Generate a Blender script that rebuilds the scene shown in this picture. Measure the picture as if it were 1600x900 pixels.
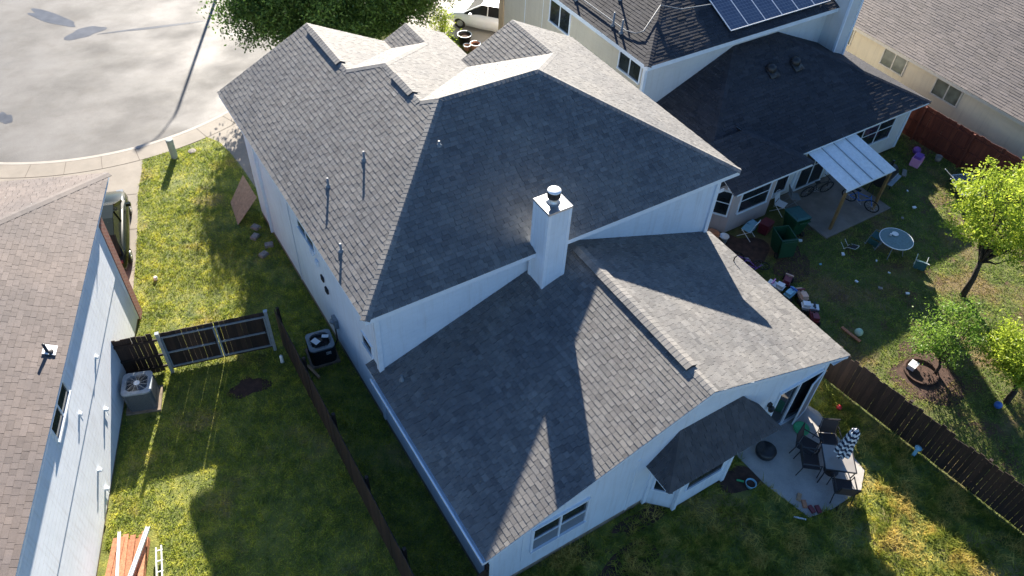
import bpy, math, random
import numpy as np
from mathutils import Vector, Matrix
R = math.radians
PI = math.pi
for o in list(bpy.data.objects): bpy.data.objects.remove(o)
scn = bpy.context.scene
COL = scn.collection

# ------------------------------------------------------------------ camera
cd = bpy.data.cameras.new('camera'); cam = bpy.data.objects.new('camera', cd); COL.objects.link(cam)
CP = (-4.421, -13.04, 20.763); YAW, PITCH, ROLL = -0.5992, -0.8029, 0.0630
_cy, _sy, _cp, _sp = math.cos(YAW), math.sin(YAW), math.cos(PITCH), math.sin(PITCH)
_f = Vector((-_sy*_cp, _cy*_cp, _sp)); _r = Vector((_cy, _sy, 0)); _u = _r.cross(_f)
_r2 = math.cos(ROLL)*_r + math.sin(ROLL)*_u; _u2 = -math.sin(ROLL)*_r + math.cos(ROLL)*_u
cam.matrix_world = Matrix(((_r2.x, _u2.x, -_f.x, CP[0]), (_r2.y, _u2.y, -_f.y, CP[1]), (_r2.z, _u2.z, -_f.z, CP[2]), (0, 0, 0, 1)))
cd.sensor_width = 36; cd.lens = 36*1235.6/1600; cd.clip_end = 2000; cd.clip_start = 0.1
scn.camera = cam

# ------------------------------------------------------------------ light
SUN = Vector((0.965, 1.955, 0.935)).normalized()
w = bpy.data.worlds.new('World'); scn.world = w; w.use_nodes = True
nt = w.node_tree; bg = nt.nodes['Background']
sky = nt.nodes.new('ShaderNodeTexSky'); sky.sky_type = 'NISHITA'; sky.sun_disc = False
sky.sun_elevation = math.asin(SUN.z); sky.sun_rotation = math.atan2(SUN.x, SUN.y)
sky.altitude = 200; sky.air_density = 1.0; sky.dust_density = 0.3; sky.ozone_density = 6.0
nt.links.new(sky.outputs[0], bg.inputs[0]); bg.inputs[1].default_value = 0.06
sd = bpy.data.lights.new('sun', 'SUN'); sd.energy = 5.0; sd.angle = R(0.55); sd.color = (1.0, 0.91, 0.78)
so = bpy.data.objects.new('sun', sd); COL.objects.link(so)
so.rotation_euler = SUN.to_track_quat('Z', 'Y').to_euler(); so.location = (20, 40, 30)
scn.view_settings.view_transform = 'Standard'; scn.view_settings.look = 'None'
scn.view_settings.exposure = 1.85; scn.view_settings.gamma = 1.0
try: scn.view_settings.use_curve_mapping = False
except Exception: pass

# ------------------------------------------------------------------ materials
def newmat(name):
    m = bpy.data.materials.new(name); m.use_nodes = True
    n = m.node_tree.nodes; return m, n, m.node_tree.links, n['Principled BSDF']
def noise(n, l, vec, scale, detail=3, rough=.55):
    t = n.new('ShaderNodeTexNoise'); t.inputs['Scale'].default_value = scale; t.inputs['Detail'].default_value = detail
    t.inputs['Roughness'].default_value = rough; l.new(vec, t.inputs['Vector']); return t.outputs[0]
def ramp(n, l, fac, stops):
    r = n.new('ShaderNodeValToRGB'); l.new(fac, r.inputs[0]); e = r.color_ramp.elements
    while len(e) < len(stops): e.new(.5)
    for i, (p, c) in enumerate(stops):
        e[i].position = p; e[i].color = (*c, 1) if len(c) == 3 else c
    return r.outputs[0]
def mix(n, l, fac, a, b, mode='MIX'):
    x = n.new('ShaderNodeMix'); x.data_type = 'RGBA'; x.blend_type = mode
    for s, v in ((0, fac), (6, a), (7, b)):
        if isinstance(v, bpy.types.NodeSocket): l.new(v, x.inputs[s])
        elif s == 0: x.inputs[0].default_value = v
        else: x.inputs[s].default_value = (*v, 1)
    return x.outputs[2]
def math_(n, l, op, a, b=0.0, c=0.0):
    x = n.new('ShaderNodeMath'); x.operation = op
    for i, v in enumerate((a, b, c)):
        if isinstance(v, bpy.types.NodeSocket): l.new(v, x.inputs[i])
        else: x.inputs[i].default_value = v
    return x.outputs[0]
def bump(n, l, b, h, strength, dist):
    x = n.new('ShaderNodeBump'); x.inputs['Strength'].default_value = strength; x.inputs['Distance'].default_value = dist
    l.new(h, x.inputs['Height']); l.new(x.outputs[0], b.inputs['Normal'])
def simple(name, col, rough=.6, var=.12, scale=6, metal=0, bmp=.0, spec=.5, bscale=40, coat=0):
    m, n, l, b = newmat(name)
    g = n.new('ShaderNodeNewGeometry').outputs['Position']
    f = noise(n, l, g, scale, 4)
    d = tuple(max(0, c*(1-var*1.6)) for c in col); h = tuple(min(1, c*(1+var)) for c in col)
    l.new(ramp(n, l, f, [(.25, d), (.75, h)]), b.inputs['Base Color'])
    b.inputs['Roughness'].default_value = rough; b.inputs['Metallic'].default_value = metal
    b.inputs['Specular IOR Level'].default_value = spec
    if coat: b.inputs['Coat Weight'].default_value = coat; b.inputs['Coat Roughness'].default_value = .06
    if bmp: bump(n, l, b, noise(n, l, g, bscale, 3), bmp, .02)
    return m
def shingle_mat(name, dark, light, rough=.75, spec=.42, hue=(.12, .1, .1)):
    m, n, l, b = newmat(name)
    g = n.new('ShaderNodeNewGeometry').outputs['Position']
    a = n.new('ShaderNodeAttribute'); a.attribute_name = 'tint'
    t = ramp(n, l, a.outputs['Fac'], [(0, dark), (1, light)])
    gr = noise(n, l, g, 130, 2, .7); gr = ramp(n, l, gr, [(.3, (.55, .55, .55)), (.7, (1.35, 1.35, 1.35))])
    t = mix(n, l, 1.0, t, gr, 'MULTIPLY')
    st = noise(n, l, g, .55, 5, .65); st = ramp(n, l, st, [(.3, (.76, .78, .82)), (.7, (1.18, 1.15, 1.1))])
    t = mix(n, l, 1.0, t, st, 'MULTIPLY')
    wv = noise(n, l, g, 3.0, 3, .6)
    t = mix(n, l, ramp(n, l, wv, [(.5, (0, 0, 0)), (.75, (.35, .35, .35))]), t, hue)
    l.new(t, b.inputs['Base Color']); b.inputs['Roughness'].default_value = rough
    b.inputs['Specular IOR Level'].default_value = spec
    bump(n, l, b, noise(n, l, g, 160, 2, .7), .5, .006)
    return m
def wall_mat(name, col, lap=.19, dirt=(.30, .24, .18), grime=.35, bs=.6, bd=.012):
    m, n, l, b = newmat(name)
    g = n.new('ShaderNodeNewGeometry').outputs['Position']
    sp = n.new('ShaderNodeSeparateXYZ'); l.new(g, sp.inputs[0])
    fr = math_(n, l, 'FRACT', math_(n, l, 'DIVIDE', sp.outputs[2], lap))
    base = mix(n, l, ramp(n, l, noise(n, l, g, 1.3, 5, .65), [(.35, (0, 0, 0)), (.8, (.45, .45, .45))]), col, tuple(c*.76 for c in col))
    st = n.new('ShaderNodeMapping'); st.inputs['Scale'].default_value = (9, 9, .7); l.new(g, st.inputs[0])
    sn = noise(n, l, st.outputs[0], 1, 4, .6)
    base = mix(n, l, ramp(n, l, sn, [(.5, (0, 0, 0)), (.8, (.26, .26, .26))]), base, dirt)
    # splash dirt on the lowest 30 cm of wall
    lo = math_(n, l, 'SUBTRACT', .42, sp.outputs[2]); lo = math_(n, l, 'ADD', lo, math_(n, l, 'MULTIPLY', math_(n, l, 'SUBTRACT', noise(n, l, g, 3, 4), .5), .6))
    lo = ramp(n, l, lo, [(.0, (0, 0, 0)), (.5, (grime, grime, grime))])
    base = mix(n, l, lo, base, dirt)
    l.new(base, b.inputs['Base Color']); b.inputs['Roughness'].default_value = .6
    b.inputs['Specular IOR Level'].default_value = .35
    bump(n, l, b, math_(n, l, 'SUBTRACT', 1.0, fr), bs, bd)
    return m
def grass_mat(name, greens, dry, soil, dryness=.5, bare=.62, blades=False, pscale=.5):
    m, n, l, b = newmat(name)
    g = n.new('ShaderNodeNewGeometry').outputs['Position']
    mp = n.new('ShaderNodeMapping'); mp.inputs['Scale'].default_value = (1, 1, 0); l.new(g, mp.inputs[0]); g2 = mp.outputs[0]
    c = ramp(n, l, noise(n, l, g2, 2.2, 5, .65), [(.3, greens[0]), (.5, greens[1]), (.72, greens[2])])
    d = noise(n, l, g2, pscale, 5, .62)
    c = mix(n, l, ramp(n, l, d, [(dryness, (0, 0, 0)), (dryness+.13, (.85, .85, .85))]), c, dry)
    mp2 = n.new('ShaderNodeMapping'); mp2.inputs['Location'].default_value = (37, 11, 0); mp2.inputs['Scale'].default_value = (1, 1, 0); l.new(g, mp2.inputs[0])
    e = noise(n, l, mp2.outputs[0], pscale*1.5, 6, .68)
    if not blades:
        c = mix(n, l, ramp(n, l, e, [(bare, (0, 0, 0)), (bare+.06, (1, 1, 1))]), c, soil)
        c = mix(n, l, .2, c, soil)
        c = mix(n, l, 1, c, ramp(n, l, noise(n, l, g, 45, 3, .7), [(.3, (.6, .6, .6)), (.7, (1.4, 1.4, 1.4))]), 'MULTIPLY')
        bump(n, l, b, noise(n, l, g, 25, 4, .7), .8, .05)
    else:
        a = n.new('ShaderNodeAttribute'); a.attribute_name = 'tint'
        c = mix(n, l, 1, c, ramp(n, l, a.outputs['Fac'], [(0, (.55, .6, .5)), (1, (1.5, 1.4, 1.25))]), 'MULTIPLY')
        tr = n.new('ShaderNodeBsdfTranslucent'); l.new(c, tr.inputs[0])
        ms = n.new('ShaderNodeMixShader'); ms.inputs[0].default_value = .5
        l.new(b.outputs[0], ms.inputs[1]); l.new(tr.outputs[0], ms.inputs[2]); l.new(ms.outputs[0], n['Material Output'].inputs[0])
    l.new(c, b.inputs['Base Color']); b.inputs['Roughness'].default_value = .75; b.inputs['Specular IOR Level'].default_value = .25
    return m
def leaf_mat(name, a, b_, tr=.45):
    m, n, l, b = newmat(name)
    at = n.new('ShaderNodeAttribute'); at.attribute_name = 'tint'
    c = ramp(n, l, at.outputs['Fac'], [(0, a), (1, b_)])
    l.new(c, b.inputs['Base Color']); b.inputs['Roughness'].default_value = .5; b.inputs['Specular IOR Level'].default_value = .3
    t = n.new('ShaderNodeBsdfTranslucent'); l.new(c, t.inputs[0])
    ms = n.new('ShaderNodeMixShader'); ms.inputs[0].default_value = tr
    l.new(b.outputs[0], ms.inputs[1]); l.new(t.outputs[0], ms.inputs[2]); l.new(ms.outputs[0], n['Material Output'].inputs[0])
    return m
def street_mat(name):
    m, n, l, b = newmat(name)
    g = n.new('ShaderNodeNewGeometry').outputs['Position']
    mp = n.new('ShaderNodeMapping'); mp.inputs['Rotation'].default_value = (0, 0, R(30)); mp.inputs['Scale'].default_value = (1, 1.35, 1); l.new(g, mp.inputs[0])
    c = ramp(n, l, noise(n, l, mp.outputs[0], .28, 6, .62), [(.3, (.06, .058, .057)), (.5, (.11, .106, .102)), (.75, (.16, .154, .148))])
    c = mix(n, l, 1, c, ramp(n, l, noise(n, l, g, 60, 3, .8), [(.3, (.7, .7, .7)), (.7, (1.25, 1.25, 1.25))]), 'MULTIPLY')
    c = mix(n, l, ramp(n, l, noise(n, l, mp.outputs[0], .9, 6, .7), [(.5, (0, 0, 0)), (.68, (.6, .6, .6))]), c, (.085, .078, .07))
    l.new(c, b.inputs['Base Color'])
    ro = ramp(n, l, noise(n, l, mp.outputs[0], .35, 5, .6), [(.35, (.8, .8, .8)), (.7, (.55, .55, .55))]); l.new(ro, b.inputs['Roughness'])
    bump(n, l, b, noise(n, l, g, 30, 5, .7), .35, .02)
    return m
def conc_mat(name, a, b_, joint=True, rough=.75, stain=(.2, .17, .14), sa=.35):
    m, n, l, b = newmat(name)
    g = n.new('ShaderNodeNewGeometry').outputs['Position']
    c = ramp(n, l, noise(n, l, g, 1.1, 6, .65), [(.3, a), (.7, b_)])
    c = mix(n, l, 1, c, ramp(n, l, noise(n, l, g, 70, 3, .8), [(.3, (.8, .8, .8)), (.7, (1.15, 1.15, 1.15))]), 'MULTIPLY')
    c = mix(n, l, ramp(n, l, noise(n, l, g, .8, 5, .6), [(.5, (0, 0, 0)), (.78, (sa, sa, sa))]), c, stain)
    l.new(c, b.inputs['Base Color']); b.inputs['Roughness'].default_value = rough
    bump(n, l, b, noise(n, l, g, 60, 4), .2, .01)
    return m
def wood_mat(name, a, b_, rough=.75):
    m, n, l, b = newmat(name)
    g = n.new('ShaderNodeNewGeometry').outputs['Position']
    at = n.new('ShaderNodeAttribute'); at.attribute_name = 'tint'
    mp = n.new('ShaderNodeMapping'); mp.inputs['Scale'].default_value = (22, 22, 2.0); l.new(g, mp.inputs[0])
    c = ramp(n, l, at.outputs['Fac'], [(0, a), (1, b_)])
    c = mix(n, l, 1, c, ramp(n, l, noise(n, l, mp.outputs[0], 1, 4, .6), [(.3, (.6, .6, .6)), (.7, (1.3, 1.3, 1.3))]), 'MULTIPLY')
    l.new(c, b.inputs['Base Color']); b.inputs['Roughness'].default_value = rough
    return m
def brick_mat(name):
    m, n, l, b = newmat(name)
    g = n.new('ShaderNodeNewGeometry').outputs['Position']
    sp = n.new('ShaderNodeSeparateXYZ'); l.new(g, sp.inputs[0]); cb = n.new('ShaderNodeCombineXYZ')
    l.new(math_(n, l, 'ADD', sp.outputs[0], sp.outputs[1]), cb.inputs[0]); l.new(sp.outputs[2], cb.inputs[1])
    t = n.new('ShaderNodeTexBrick'); l.new(cb.outputs[0], t.inputs['Vector']); t.inputs['Scale'].default_value = 1
    t.inputs['Brick Width'].default_value = .21; t.inputs['Row Height'].default_value = .075; t.inputs['Mortar Size'].default_value = .008
    t.inputs['Color1'].default_value = (.30, .085, .05, 1); t.inputs['Color2'].default_value = (.2, .05, .035, 1); t.inputs['Mortar'].default_value = (.42, .36, .3, 1)
    l.new(t.outputs[0], b.inputs['Base Color']); b.inputs['Roughness'].default_value = .85
    return m
def glass_mat(name, col=(.02, .025, .03), rough=.05):
    m, n, l, b = newmat(name)
    g = n.new('ShaderNodeNewGeometry').outputs['Position']
    c = ramp(n, l, noise(n, l, g, 1.6, 2), [(.35, tuple(x*.6 for x in col)), (.7, tuple(x*1.6 for x in col))])
    l.new(c, b.inputs['Base Color']); b.inputs['Roughness'].default_value = rough; b.inputs['Specular IOR Level'].default_value = .6
    return m
def solar_mat():
    m, n, l, b = newmat('solar_cells')
    g = n.new('ShaderNodeTexCoord').outputs['Object']
    t = n.new('ShaderNodeTexBrick'); l.new(g, t.inputs['Vector']); t.inputs['Scale'].default_value = 1; t.offset = 0
    t.inputs['Brick Width'].default_value = .155; t.inputs['Row Height'].default_value = .155; t.inputs['Mortar Size'].default_value = .005
    t.inputs['Color1'].default_value = (.03, .05, .10, 1); t.inputs['Color2'].default_value = (.04, .065, .12, 1); t.inputs['Mortar'].default_value = (.16, .2, .26, 1)
    l.new(t.outputs[0], b.inputs['Base Color']); b.inputs['Roughness'].default_value = .18
    return m
def stripe_mat():
    m, n, l, b = newmat('striped_canvas')
    g = n.new('ShaderNodeTexCoord').outputs['Object']; sp = n.new('ShaderNodeSeparateXYZ'); l.new(g, sp.inputs[0])
    an = math_(n, l, 'ARCTAN2', sp.outputs[1], sp.outputs[0])
    wob = math_(n, l, 'MULTIPLY', math_(n, l, 'SINE', math_(n, l, 'MULTIPLY', an, 8)), .22)
    f = math_(n, l, 'FRACT', math_(n, l, 'ADD', math_(n, l, 'DIVIDE', sp.outputs[2], .2), wob))
    k = math_(n, l, 'GREATER_THAN', f, .5)
    l.new(mix(n, l, k, (.78, .8, .82), (.015, .03, .07)), b.inputs['Base Color']); b.inputs['Roughness'].default_value = .85
    return m

M = {}
M['shingle'] = shingle_mat('grey_shingle', (.10, .098, .097), (.20, .195, .187), hue=(.15, .135, .13))
M['cap'] = shingle_mat('grey_ridge_shingle', (.15, .146, .14), (.23, .222, .21), hue=(.16, .14, .13))
M['shingle_pink'] = shingle_mat('pinkish_brown_shingle', (.10, .08, .074), (.165, .135, .125), hue=(.155, .128, .12))
M['cap_pink'] = shingle_mat('pinkish_ridge_shingle', (.115, .097, .09), (.155, .132, .123), hue=(.15, .125, .12))
M['shingle_slate'] = shingle_mat('dark_slate_shingle', (.03, .031, .036), (.06, .06, .068), rough=.85, spec=.25, hue=(.07, .065, .065))
M['shingle_char'] = shingle_mat('charcoal_shingle', (.05, .052, .057), (.095, .095, .1), hue=(.1, .09, .09))
M['shingle_tan'] = shingle_mat('faded_brown_shingle', (.115, .10, .092), (.20, .17, .157), hue=(.16, .137, .125))
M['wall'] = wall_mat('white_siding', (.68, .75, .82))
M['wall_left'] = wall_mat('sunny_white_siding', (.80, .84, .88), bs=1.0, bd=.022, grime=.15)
M['trim_cream'] = simple('cream_trim', (.66, .6, .5), .5, .06)
M['wall_cream'] = wall_mat('cream_siding', (.60, .54, .43))
M['wall_cream2'] = wall_mat('warm_cream_stucco', (.74, .64, .46), lap=4)
M['wall_grey'] = wall_mat('pale_grey_siding', (.62, .63, .62))
M['wall_pink'] = wall_mat('faded_pink_board', (.52, .43, .40), lap=4)
M['trim'] = simple('white_trim', (.72, .78, .84), .45, .05)
M['trim_tan'] = simple('tan_trim', (.5, .36, .22), .7, .1)
M['foundation'] = simple('stained_concrete_footing', (.26, .2, .15), .9, .3, 5)
M['brick'] = brick_mat('red_brick')
M['glass'] = glass_mat('dark_window_glass')
M['glass_screen'] = simple('grey_insect_screen', (.17, .2, .24), .5, .08, 30)
M['glass_green'] = glass_mat('greenish_blind_glass', (.16, .17, .13), .12)
M['metal'] = simple('galvanised_metal', (.55, .56, .57), .32, .15, 14, metal=.85)
M['metal_white'] = simple('white_painted_metal', (.85, .86, .86), .3, .08, 8)
M['metal_dark'] = simple('black_metal', (.02, .02, .022), .4, .2, 10)
M['metal_grey'] = simple('grey_painted_steel', (.22, .25, .27), .45, .12, 10)
M['fin'] = simple('grey_condenser_fins', (.12, .135, .145), .55, .15, 30)
M['fin_dark'] = simple('black_condenser_fins', (.02, .022, .026), .55, .2, 30)
M['gate_metal'] = simple('dull_steel_tube', (.34, .38, .42), .45, .15, 10, metal=.3)
M['pvc'] = simple('weathered_pipe_lead', (.2, .22, .235), .6, .2, 20)
M['solar'] = solar_mat()
M['fence'] = wood_mat('dark_stained_fence_wood', (.016, .009, .007), (.05, .027, .018))
M['fence_red'] = wood_mat('red_stained_fence_wood', (.10, .022, .012), (.17, .042, .022))
M['cedar'] = wood_mat('orange_cedar_board', (.36, .13, .06), (.55, .25, .13))
M['ply'] = simple('weathered_plywood', (.42, .26, .15), .8, .22, 9)
M['post'] = simple('yellowed_pine_post', (.24, .15, .06), .75, .2, 8)
M['bark'] = simple('dark_bark', (.05, .038, .028), .95, .35, 14, bmp=.8)
M['leaf_dark'] = leaf_mat('deep_green_leaves', (.03, .075, .016), (.16, .26, .05), .45)
M['leaf_lime'] = leaf_mat('lime_green_leaves', (.17, .26, .025), (.50, .58, .07), .55)
M['leaf_mid'] = leaf_mat('mid_green_leaves', (.07, .16, .022), (.30, .44, .07), .5)
GL = ((.085, .13, .032), (.19, .225, .04), (.38, .37, .06)); GD = (.32, .25, .10); GS = (.10, .065, .038)
M['lawn_l'] = grass_mat('left_lawn_turf', GL, GD, GS, .56, .66, False, .5)
M['blade_l'] = grass_mat('left_lawn_blades', tuple(tuple(c*1.7 for c in x) for x in GL), (.55, .46, .14), GS, .56, .70, True, .5)
M['lawn_b'] = grass_mat('back_yard_turf', GL, GD, (.09, .06, .035), .5, .6)
M['blade_b'] = grass_mat('back_yard_blades', ((.085, .13, .03), (.27, .31, .055), (.66, .58, .11)), (.60, .47, .16), GS, .47, .6, True, 1.1)
M['lawn_n'] = grass_mat('neighbour_turf', ((.06, .085, .02), (.10, .13, .03), (.15, .165, .045)), (.21, .15, .075), (.12, .075, .045), .5, .55)
M['blade_n'] = grass_mat('neighbour_blades', ((.10, .17, .045), (.22, .31, .075), (.48, .50, .14)), (.33, .26, .12), GS, .5, .55, True)
M['street'] = street_mat('pale_worn_street')
M['walk'] = conc_mat('sandy_concrete', (.20, .175, .142), (.28, .245, .2))
M['kerb'] = conc_mat('pale_kerb_concrete', (.33, .305, .265), (.42, .385, .335))
M['patio'] = conc_mat('grey_patio_concrete', (.32, .30, .28), (.50, .47, .43), sa=.5, stain=(.12, .11, .11))
M['slab'] = conc_mat('stained_slab_concrete', (.18, .15, .125), (.30, .26, .23), sa=.6, stain=(.10, .075, .06))
M['soil'] = simple('dark_red_soil', (.075, .04, .028), .95, .4, 5, bmp=.7)
M['joint'] = simple('dark_joint_filler', (.08, .06, .045), .9, .2)
M['wet'] = simple('wet_street_patch', (.085, .088, .095), .35, .25, 2)
M['base'] = simple('bare_ground', (.16, .12, .085), .95, .2, .4)
M['carpaint'] = simple('black_green_car_paint', (.012, .016, .010), .22, .1, 3, spec=.3)
M['carwhite'] = simple('white_car_paint', (.78, .78, .78), .2, .03, 3, coat=1)
M['car_glass'] = simple('tinted_car_glass', (.012, .015, .016), .2, .1, spec=.25)
M['tyre'] = simple('black_rubber', (.018, .018, .018), .85, .2)
M['black'] = simple('black_fabric', (.018, .017, .02), .8, .2, 30)
M['bronze_mesh'] = simple('sling_fabric_mesh', (.045, .035, .035), .8, .2, 60)
M['table_glass'] = simple('pale_frosted_glass_top', (.30, .28, .26), .12, .06, 3)
M['table_green'] = simple('green_tinted_glass_top', (.10, .17, .17), .12, .15, 12)
M['stripe'] = stripe_mat()
M['green_plastic'] = simple('dark_green_plastic', (.008, .06, .028), .45, .15)
M['green_bright'] = simple('bright_green_plastic', (.05, .42, .16), .4, .06)
M['teal'] = simple('teal_fabric', (.03, .11, .11), .7, .15)
M['red'] = simple('red_plastic', (.55, .03, .03), .4, .06)
M['maroon'] = simple('maroon_plastic', (.18, .03, .04), .45, .15)
M['pink'] = simple('pink_plastic', (.75, .32, .55), .45, .06)
M['purple'] = simple('purple_plastic', (.22, .08, .36), .45, .1)
M['blue'] = simple('blue_plastic', (.05, .16, .5), .4, .08)
M['ltblue'] = simple('light_blue_plastic', (.25, .5, .62), .4, .08)
M['white_pl'] = simple('white_plastic', (.78, .79, .8), .4, .04)
M['mint'] = simple('pale_green_plastic', (.42, .6, .45), .45, .06)
M['terracotta'] = simple('terracotta', (.45, .2, .11), .85, .12)
M['stone'] = simple('grey_rubble', (.28, .25, .22), .9, .25, 12)
M['skin_tan'] = simple('peach_plastic', (.7, .45, .33), .5, .06)

# ------------------------------------------------------------------ mesh helpers
class MB:
    def __init__(s): s.v = []; s.f = []; s.t = []; s.marks = []
    def face(s, pts, t=.5):
        i = len(s.v); s.v += [tuple(p) for p in pts]; s.f.append(tuple(range(i, i+len(pts)))); s.t.append(t)
    def mesh(s, vs, fs, t=.5):
        i = len(s.v); s.v += [tuple(p) for p in vs]; s.f += [tuple(i+k for k in f) for f in fs]; s.t += [t]*len(fs)
    def box(s, c, d, rz=0, t=.5, rx=0, ry=0, taper=1.0, bev=0):
        c = Vector(c); hx, hy, hz = d[0]/2, d[1]/2, d[2]/2
        m = Matrix.Rotation(rz, 3, 'Z') @ Matrix.Rotation(ry, 3, 'Y') @ Matrix.Rotation(rx, 3, 'X')
        P = []
        for z, k in ((-hz, taper), (hz, 1)):
            for x, y in ((-hx, -hy), (hx, -hy), (hx, hy), (-hx, hy)): P.append(c + m @ Vector((x*k, y*k, z)))
        s.mesh(P, [(3, 2, 1, 0), (4, 5, 6, 7), (0, 1, 5, 4), (1, 2, 6, 5), (2, 3, 7, 6), (3, 0, 4, 7)], t)
    def bb(s, x0, x1, y0, y1, z0, z1, t=.5): s.box(((x0+x1)/2, (y0+y1)/2, (z0+z1)/2), (x1-x0, y1-y0, z1-z0), t=t)
    def prism(s, poly, z0, z1, t=.5):
        n = len(poly); a = sum(poly[i][0]*poly[(i+1) % n][1]-poly[(i+1) % n][0]*poly[i][1] for i in range(n))
        if a < 0: poly = poly[::-1]
        s.mesh([(x, y, z0) for x, y in poly]+[(x, y, z1) for x, y in poly],
               [tuple(range(n-1, -1, -1)), tuple(range(n, 2*n))]+[(i, (i+1) % n, n+(i+1) % n, n+i) for i in range(n)], t)
    def beam(s, a, b, w, h=None, t=.5):
        a = Vector(a); b = Vector(b); h = h or w; d = (b-a).normalized()
        x = d.cross(Vector((0, 0, 1)));
        if x.length < 1e-3: x = Vector((1, 0, 0))
        x.normalize(); y = x.cross(d)
        P = [p+x*i*w/2+y*j*h/2 for p in (a, b) for i, j in ((-1, -1), (1, -1), (1, 1), (-1, 1))]
        s.mesh(P, [(0, 1, 2, 3), (7, 6, 5, 4), (0, 4, 5, 1), (1, 5, 6, 2), (2, 6, 7, 3), (3, 7, 4, 0)], t)
    def tube(s, path, r, n=8, t=.5, cap=True):
        path = [Vector(p) for p in path]; rr = r if isinstance(r, (list, tuple)) else [r]*len(path)
        P = []; ref = None
        for i, p in enumerate(path):
            d = (path[min(i+1, len(path)-1)]-path[max(i-1, 0)]).normalized()
            if ref is None: ref = d.orthogonal().normalized()
            x = (ref-d*ref.dot(d)).normalized(); ref = x; y = d.cross(x)
            for k in range(n): P.append(p+(x*math.cos(2*PI*k/n)+y*math.sin(2*PI*k/n))*rr[i])
        F = [(i*n+k, i*n+(k+1) % n, (i+1)*n+(k+1) % n, (i+1)*n+k) for i in range(len(path)-1) for k in range(n)]
        if cap: F += [tuple(range(n-1, -1, -1)), tuple((len(path)-1)*n+k for k in range(n))]
        s.mesh(P, F, t)
    def lathe(s, prof, c=(0, 0, 0), n=20, t=.5, sx=1, sy=1, close=True):
        P = [(c[0]+r*sx*math.cos(2*PI*k/n), c[1]+r*sy*math.sin(2*PI*k/n), c[2]+z) for r, z in prof for k in range(n)]
        F = [(i*n+k, i*n+(k+1) % n, (i+1)*n+(k+1) % n, (i+1)*n+k) for i in range(len(prof)-1) for k in range(n)]
        if close: F += [tuple(range(n-1, -1, -1)), tuple((len(prof)-1)*n+k for k in range(n))]
        s.mesh(P, F, t)
    def ball(s, c, r, n=12, sz=1, t=.5):
        s.lathe([(max(1e-3, r*math.sin(PI*i/8)), -r*sz*math.cos(PI*i/8)) for i in range(9)], c, n, t)
    def torus(s, c, r, r2, axis='Y', n=24, m=8, rz=0, t=.5):
        P = []
        for i in range(n):
            a = 2*PI*i/n
            for j in range(m):
                b = 2*PI*j/m; q = Vector(((r+r2*math.cos(b))*math.cos(a), r2*math.sin(b), (r+r2*math.cos(b))*math.sin(a)))
                if axis == 'Z': q = Vector((q.x, q.z, q.y))
                P.append(Vector(c)+Matrix.Rotation(rz, 3, 'Z') @ q)
        s.mesh(P, [(i*m+j, ((i+1) % n)*m+j, ((i+1) % n)*m+(j+1) % m, i*m+(j+1) % m) for i in range(n) for j in range(m)], t)
WMX = {}
def wm(o): return WMX.get(o.name, Matrix.Identity(4)) if o else Matrix.Identity(4)
SPLIT_BOX = ('corner_trim', 'corner_board', 'fascia', 'seam')
def O(name, mb, mat, parent=None, smooth=False, local=False):
    if parent is not None and not local:          # each separate run of caps, each board, is a part of its own
        marks = mb.marks if name in ('ridge_cap',) and len(mb.marks) > 1 else None
        if name in SPLIT_BOX and len(mb.v) == len(mb.f)*8//6 and len(mb.f) > 6 and all(len(f) == 4 for f in mb.f):
            marks = [(i*8, i*6) for i in range(len(mb.f)//6)]
        if marks:
            last = None; marks = marks+[(len(mb.v), len(mb.f))]
            for (v0, f0), (v1, f1) in zip(marks[:-1], marks[1:]):
                q = MB(); q.v = mb.v[v0:v1]; q.f = [tuple(i-v0 for i in f) for f in mb.f[f0:f1]]; q.t = mb.t[f0:f1]
                last = O(name, q, mat, parent, smooth)
            return last
    vv = mb.v; me = bpy.data.meshes.new(name)
    if parent and not local:
        inv = wm(parent).inverted(); vv = [tuple(inv @ Vector(p)) for p in vv]
    me.from_pydata(vv, [], mb.f)
    mats = mat if isinstance(mat, (list, tuple)) else [mat]
    for q in mats: me.materials.append(q)
    if mb.t: 
        at = me.attributes.new('tint', 'FLOAT', 'FACE'); at.data.foreach_set('value', np.array(mb.t, dtype=np.float32))
    if smooth: me.polygons.foreach_set('use_smooth', [True]*len(me.polygons))
    me.update()
    o = bpy.data.objects.new(name, me); COL.objects.link(o)
    if parent: o.parent = parent; WMX[o.name] = wm(parent)
    return o
def tag(o, label=None, cat=None, group=None, kind=None):
    if label: o['label'] = label
    if cat: o['category'] = cat
    if group: o['group'] = group
    if kind: o['kind'] = kind
    return o
def E(name, label, cat, loc=(0, 0, 0), rz=0, group=None):
    o = bpy.data.objects.new(name, None); COL.objects.link(o); o.location = loc; o.rotation_euler = (0, 0, rz)
    o.empty_display_size = .3
    WMX[o.name] = Matrix.Translation(loc) @ Matrix.Rotation(rz, 4, 'Z')
    return tag(o, label, cat, group)
def dup(root, loc, rz, label=None, scale=None):
    kids = {}
    for x in bpy.data.objects:
        if x.parent: kids.setdefault(x.parent.name, []).append(x)
    def cp(o, par):
        c = o.copy(); COL.objects.link(c); c.parent = par
        for k in kids.get(o.name, []): cp(k, c)
        return c
    r = cp(root, None); r.location = loc; r.rotation_euler = (0, 0, rz)
    if scale: r.scale = (scale,)*3
    if label: r['label'] = label
    return r
def place(root, loc, rz): root.location = loc; root.rotation_euler = (0, 0, rz); return root
def structure(name, mb, mat): return tag(O(name, mb, mat), kind='structure')

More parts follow.
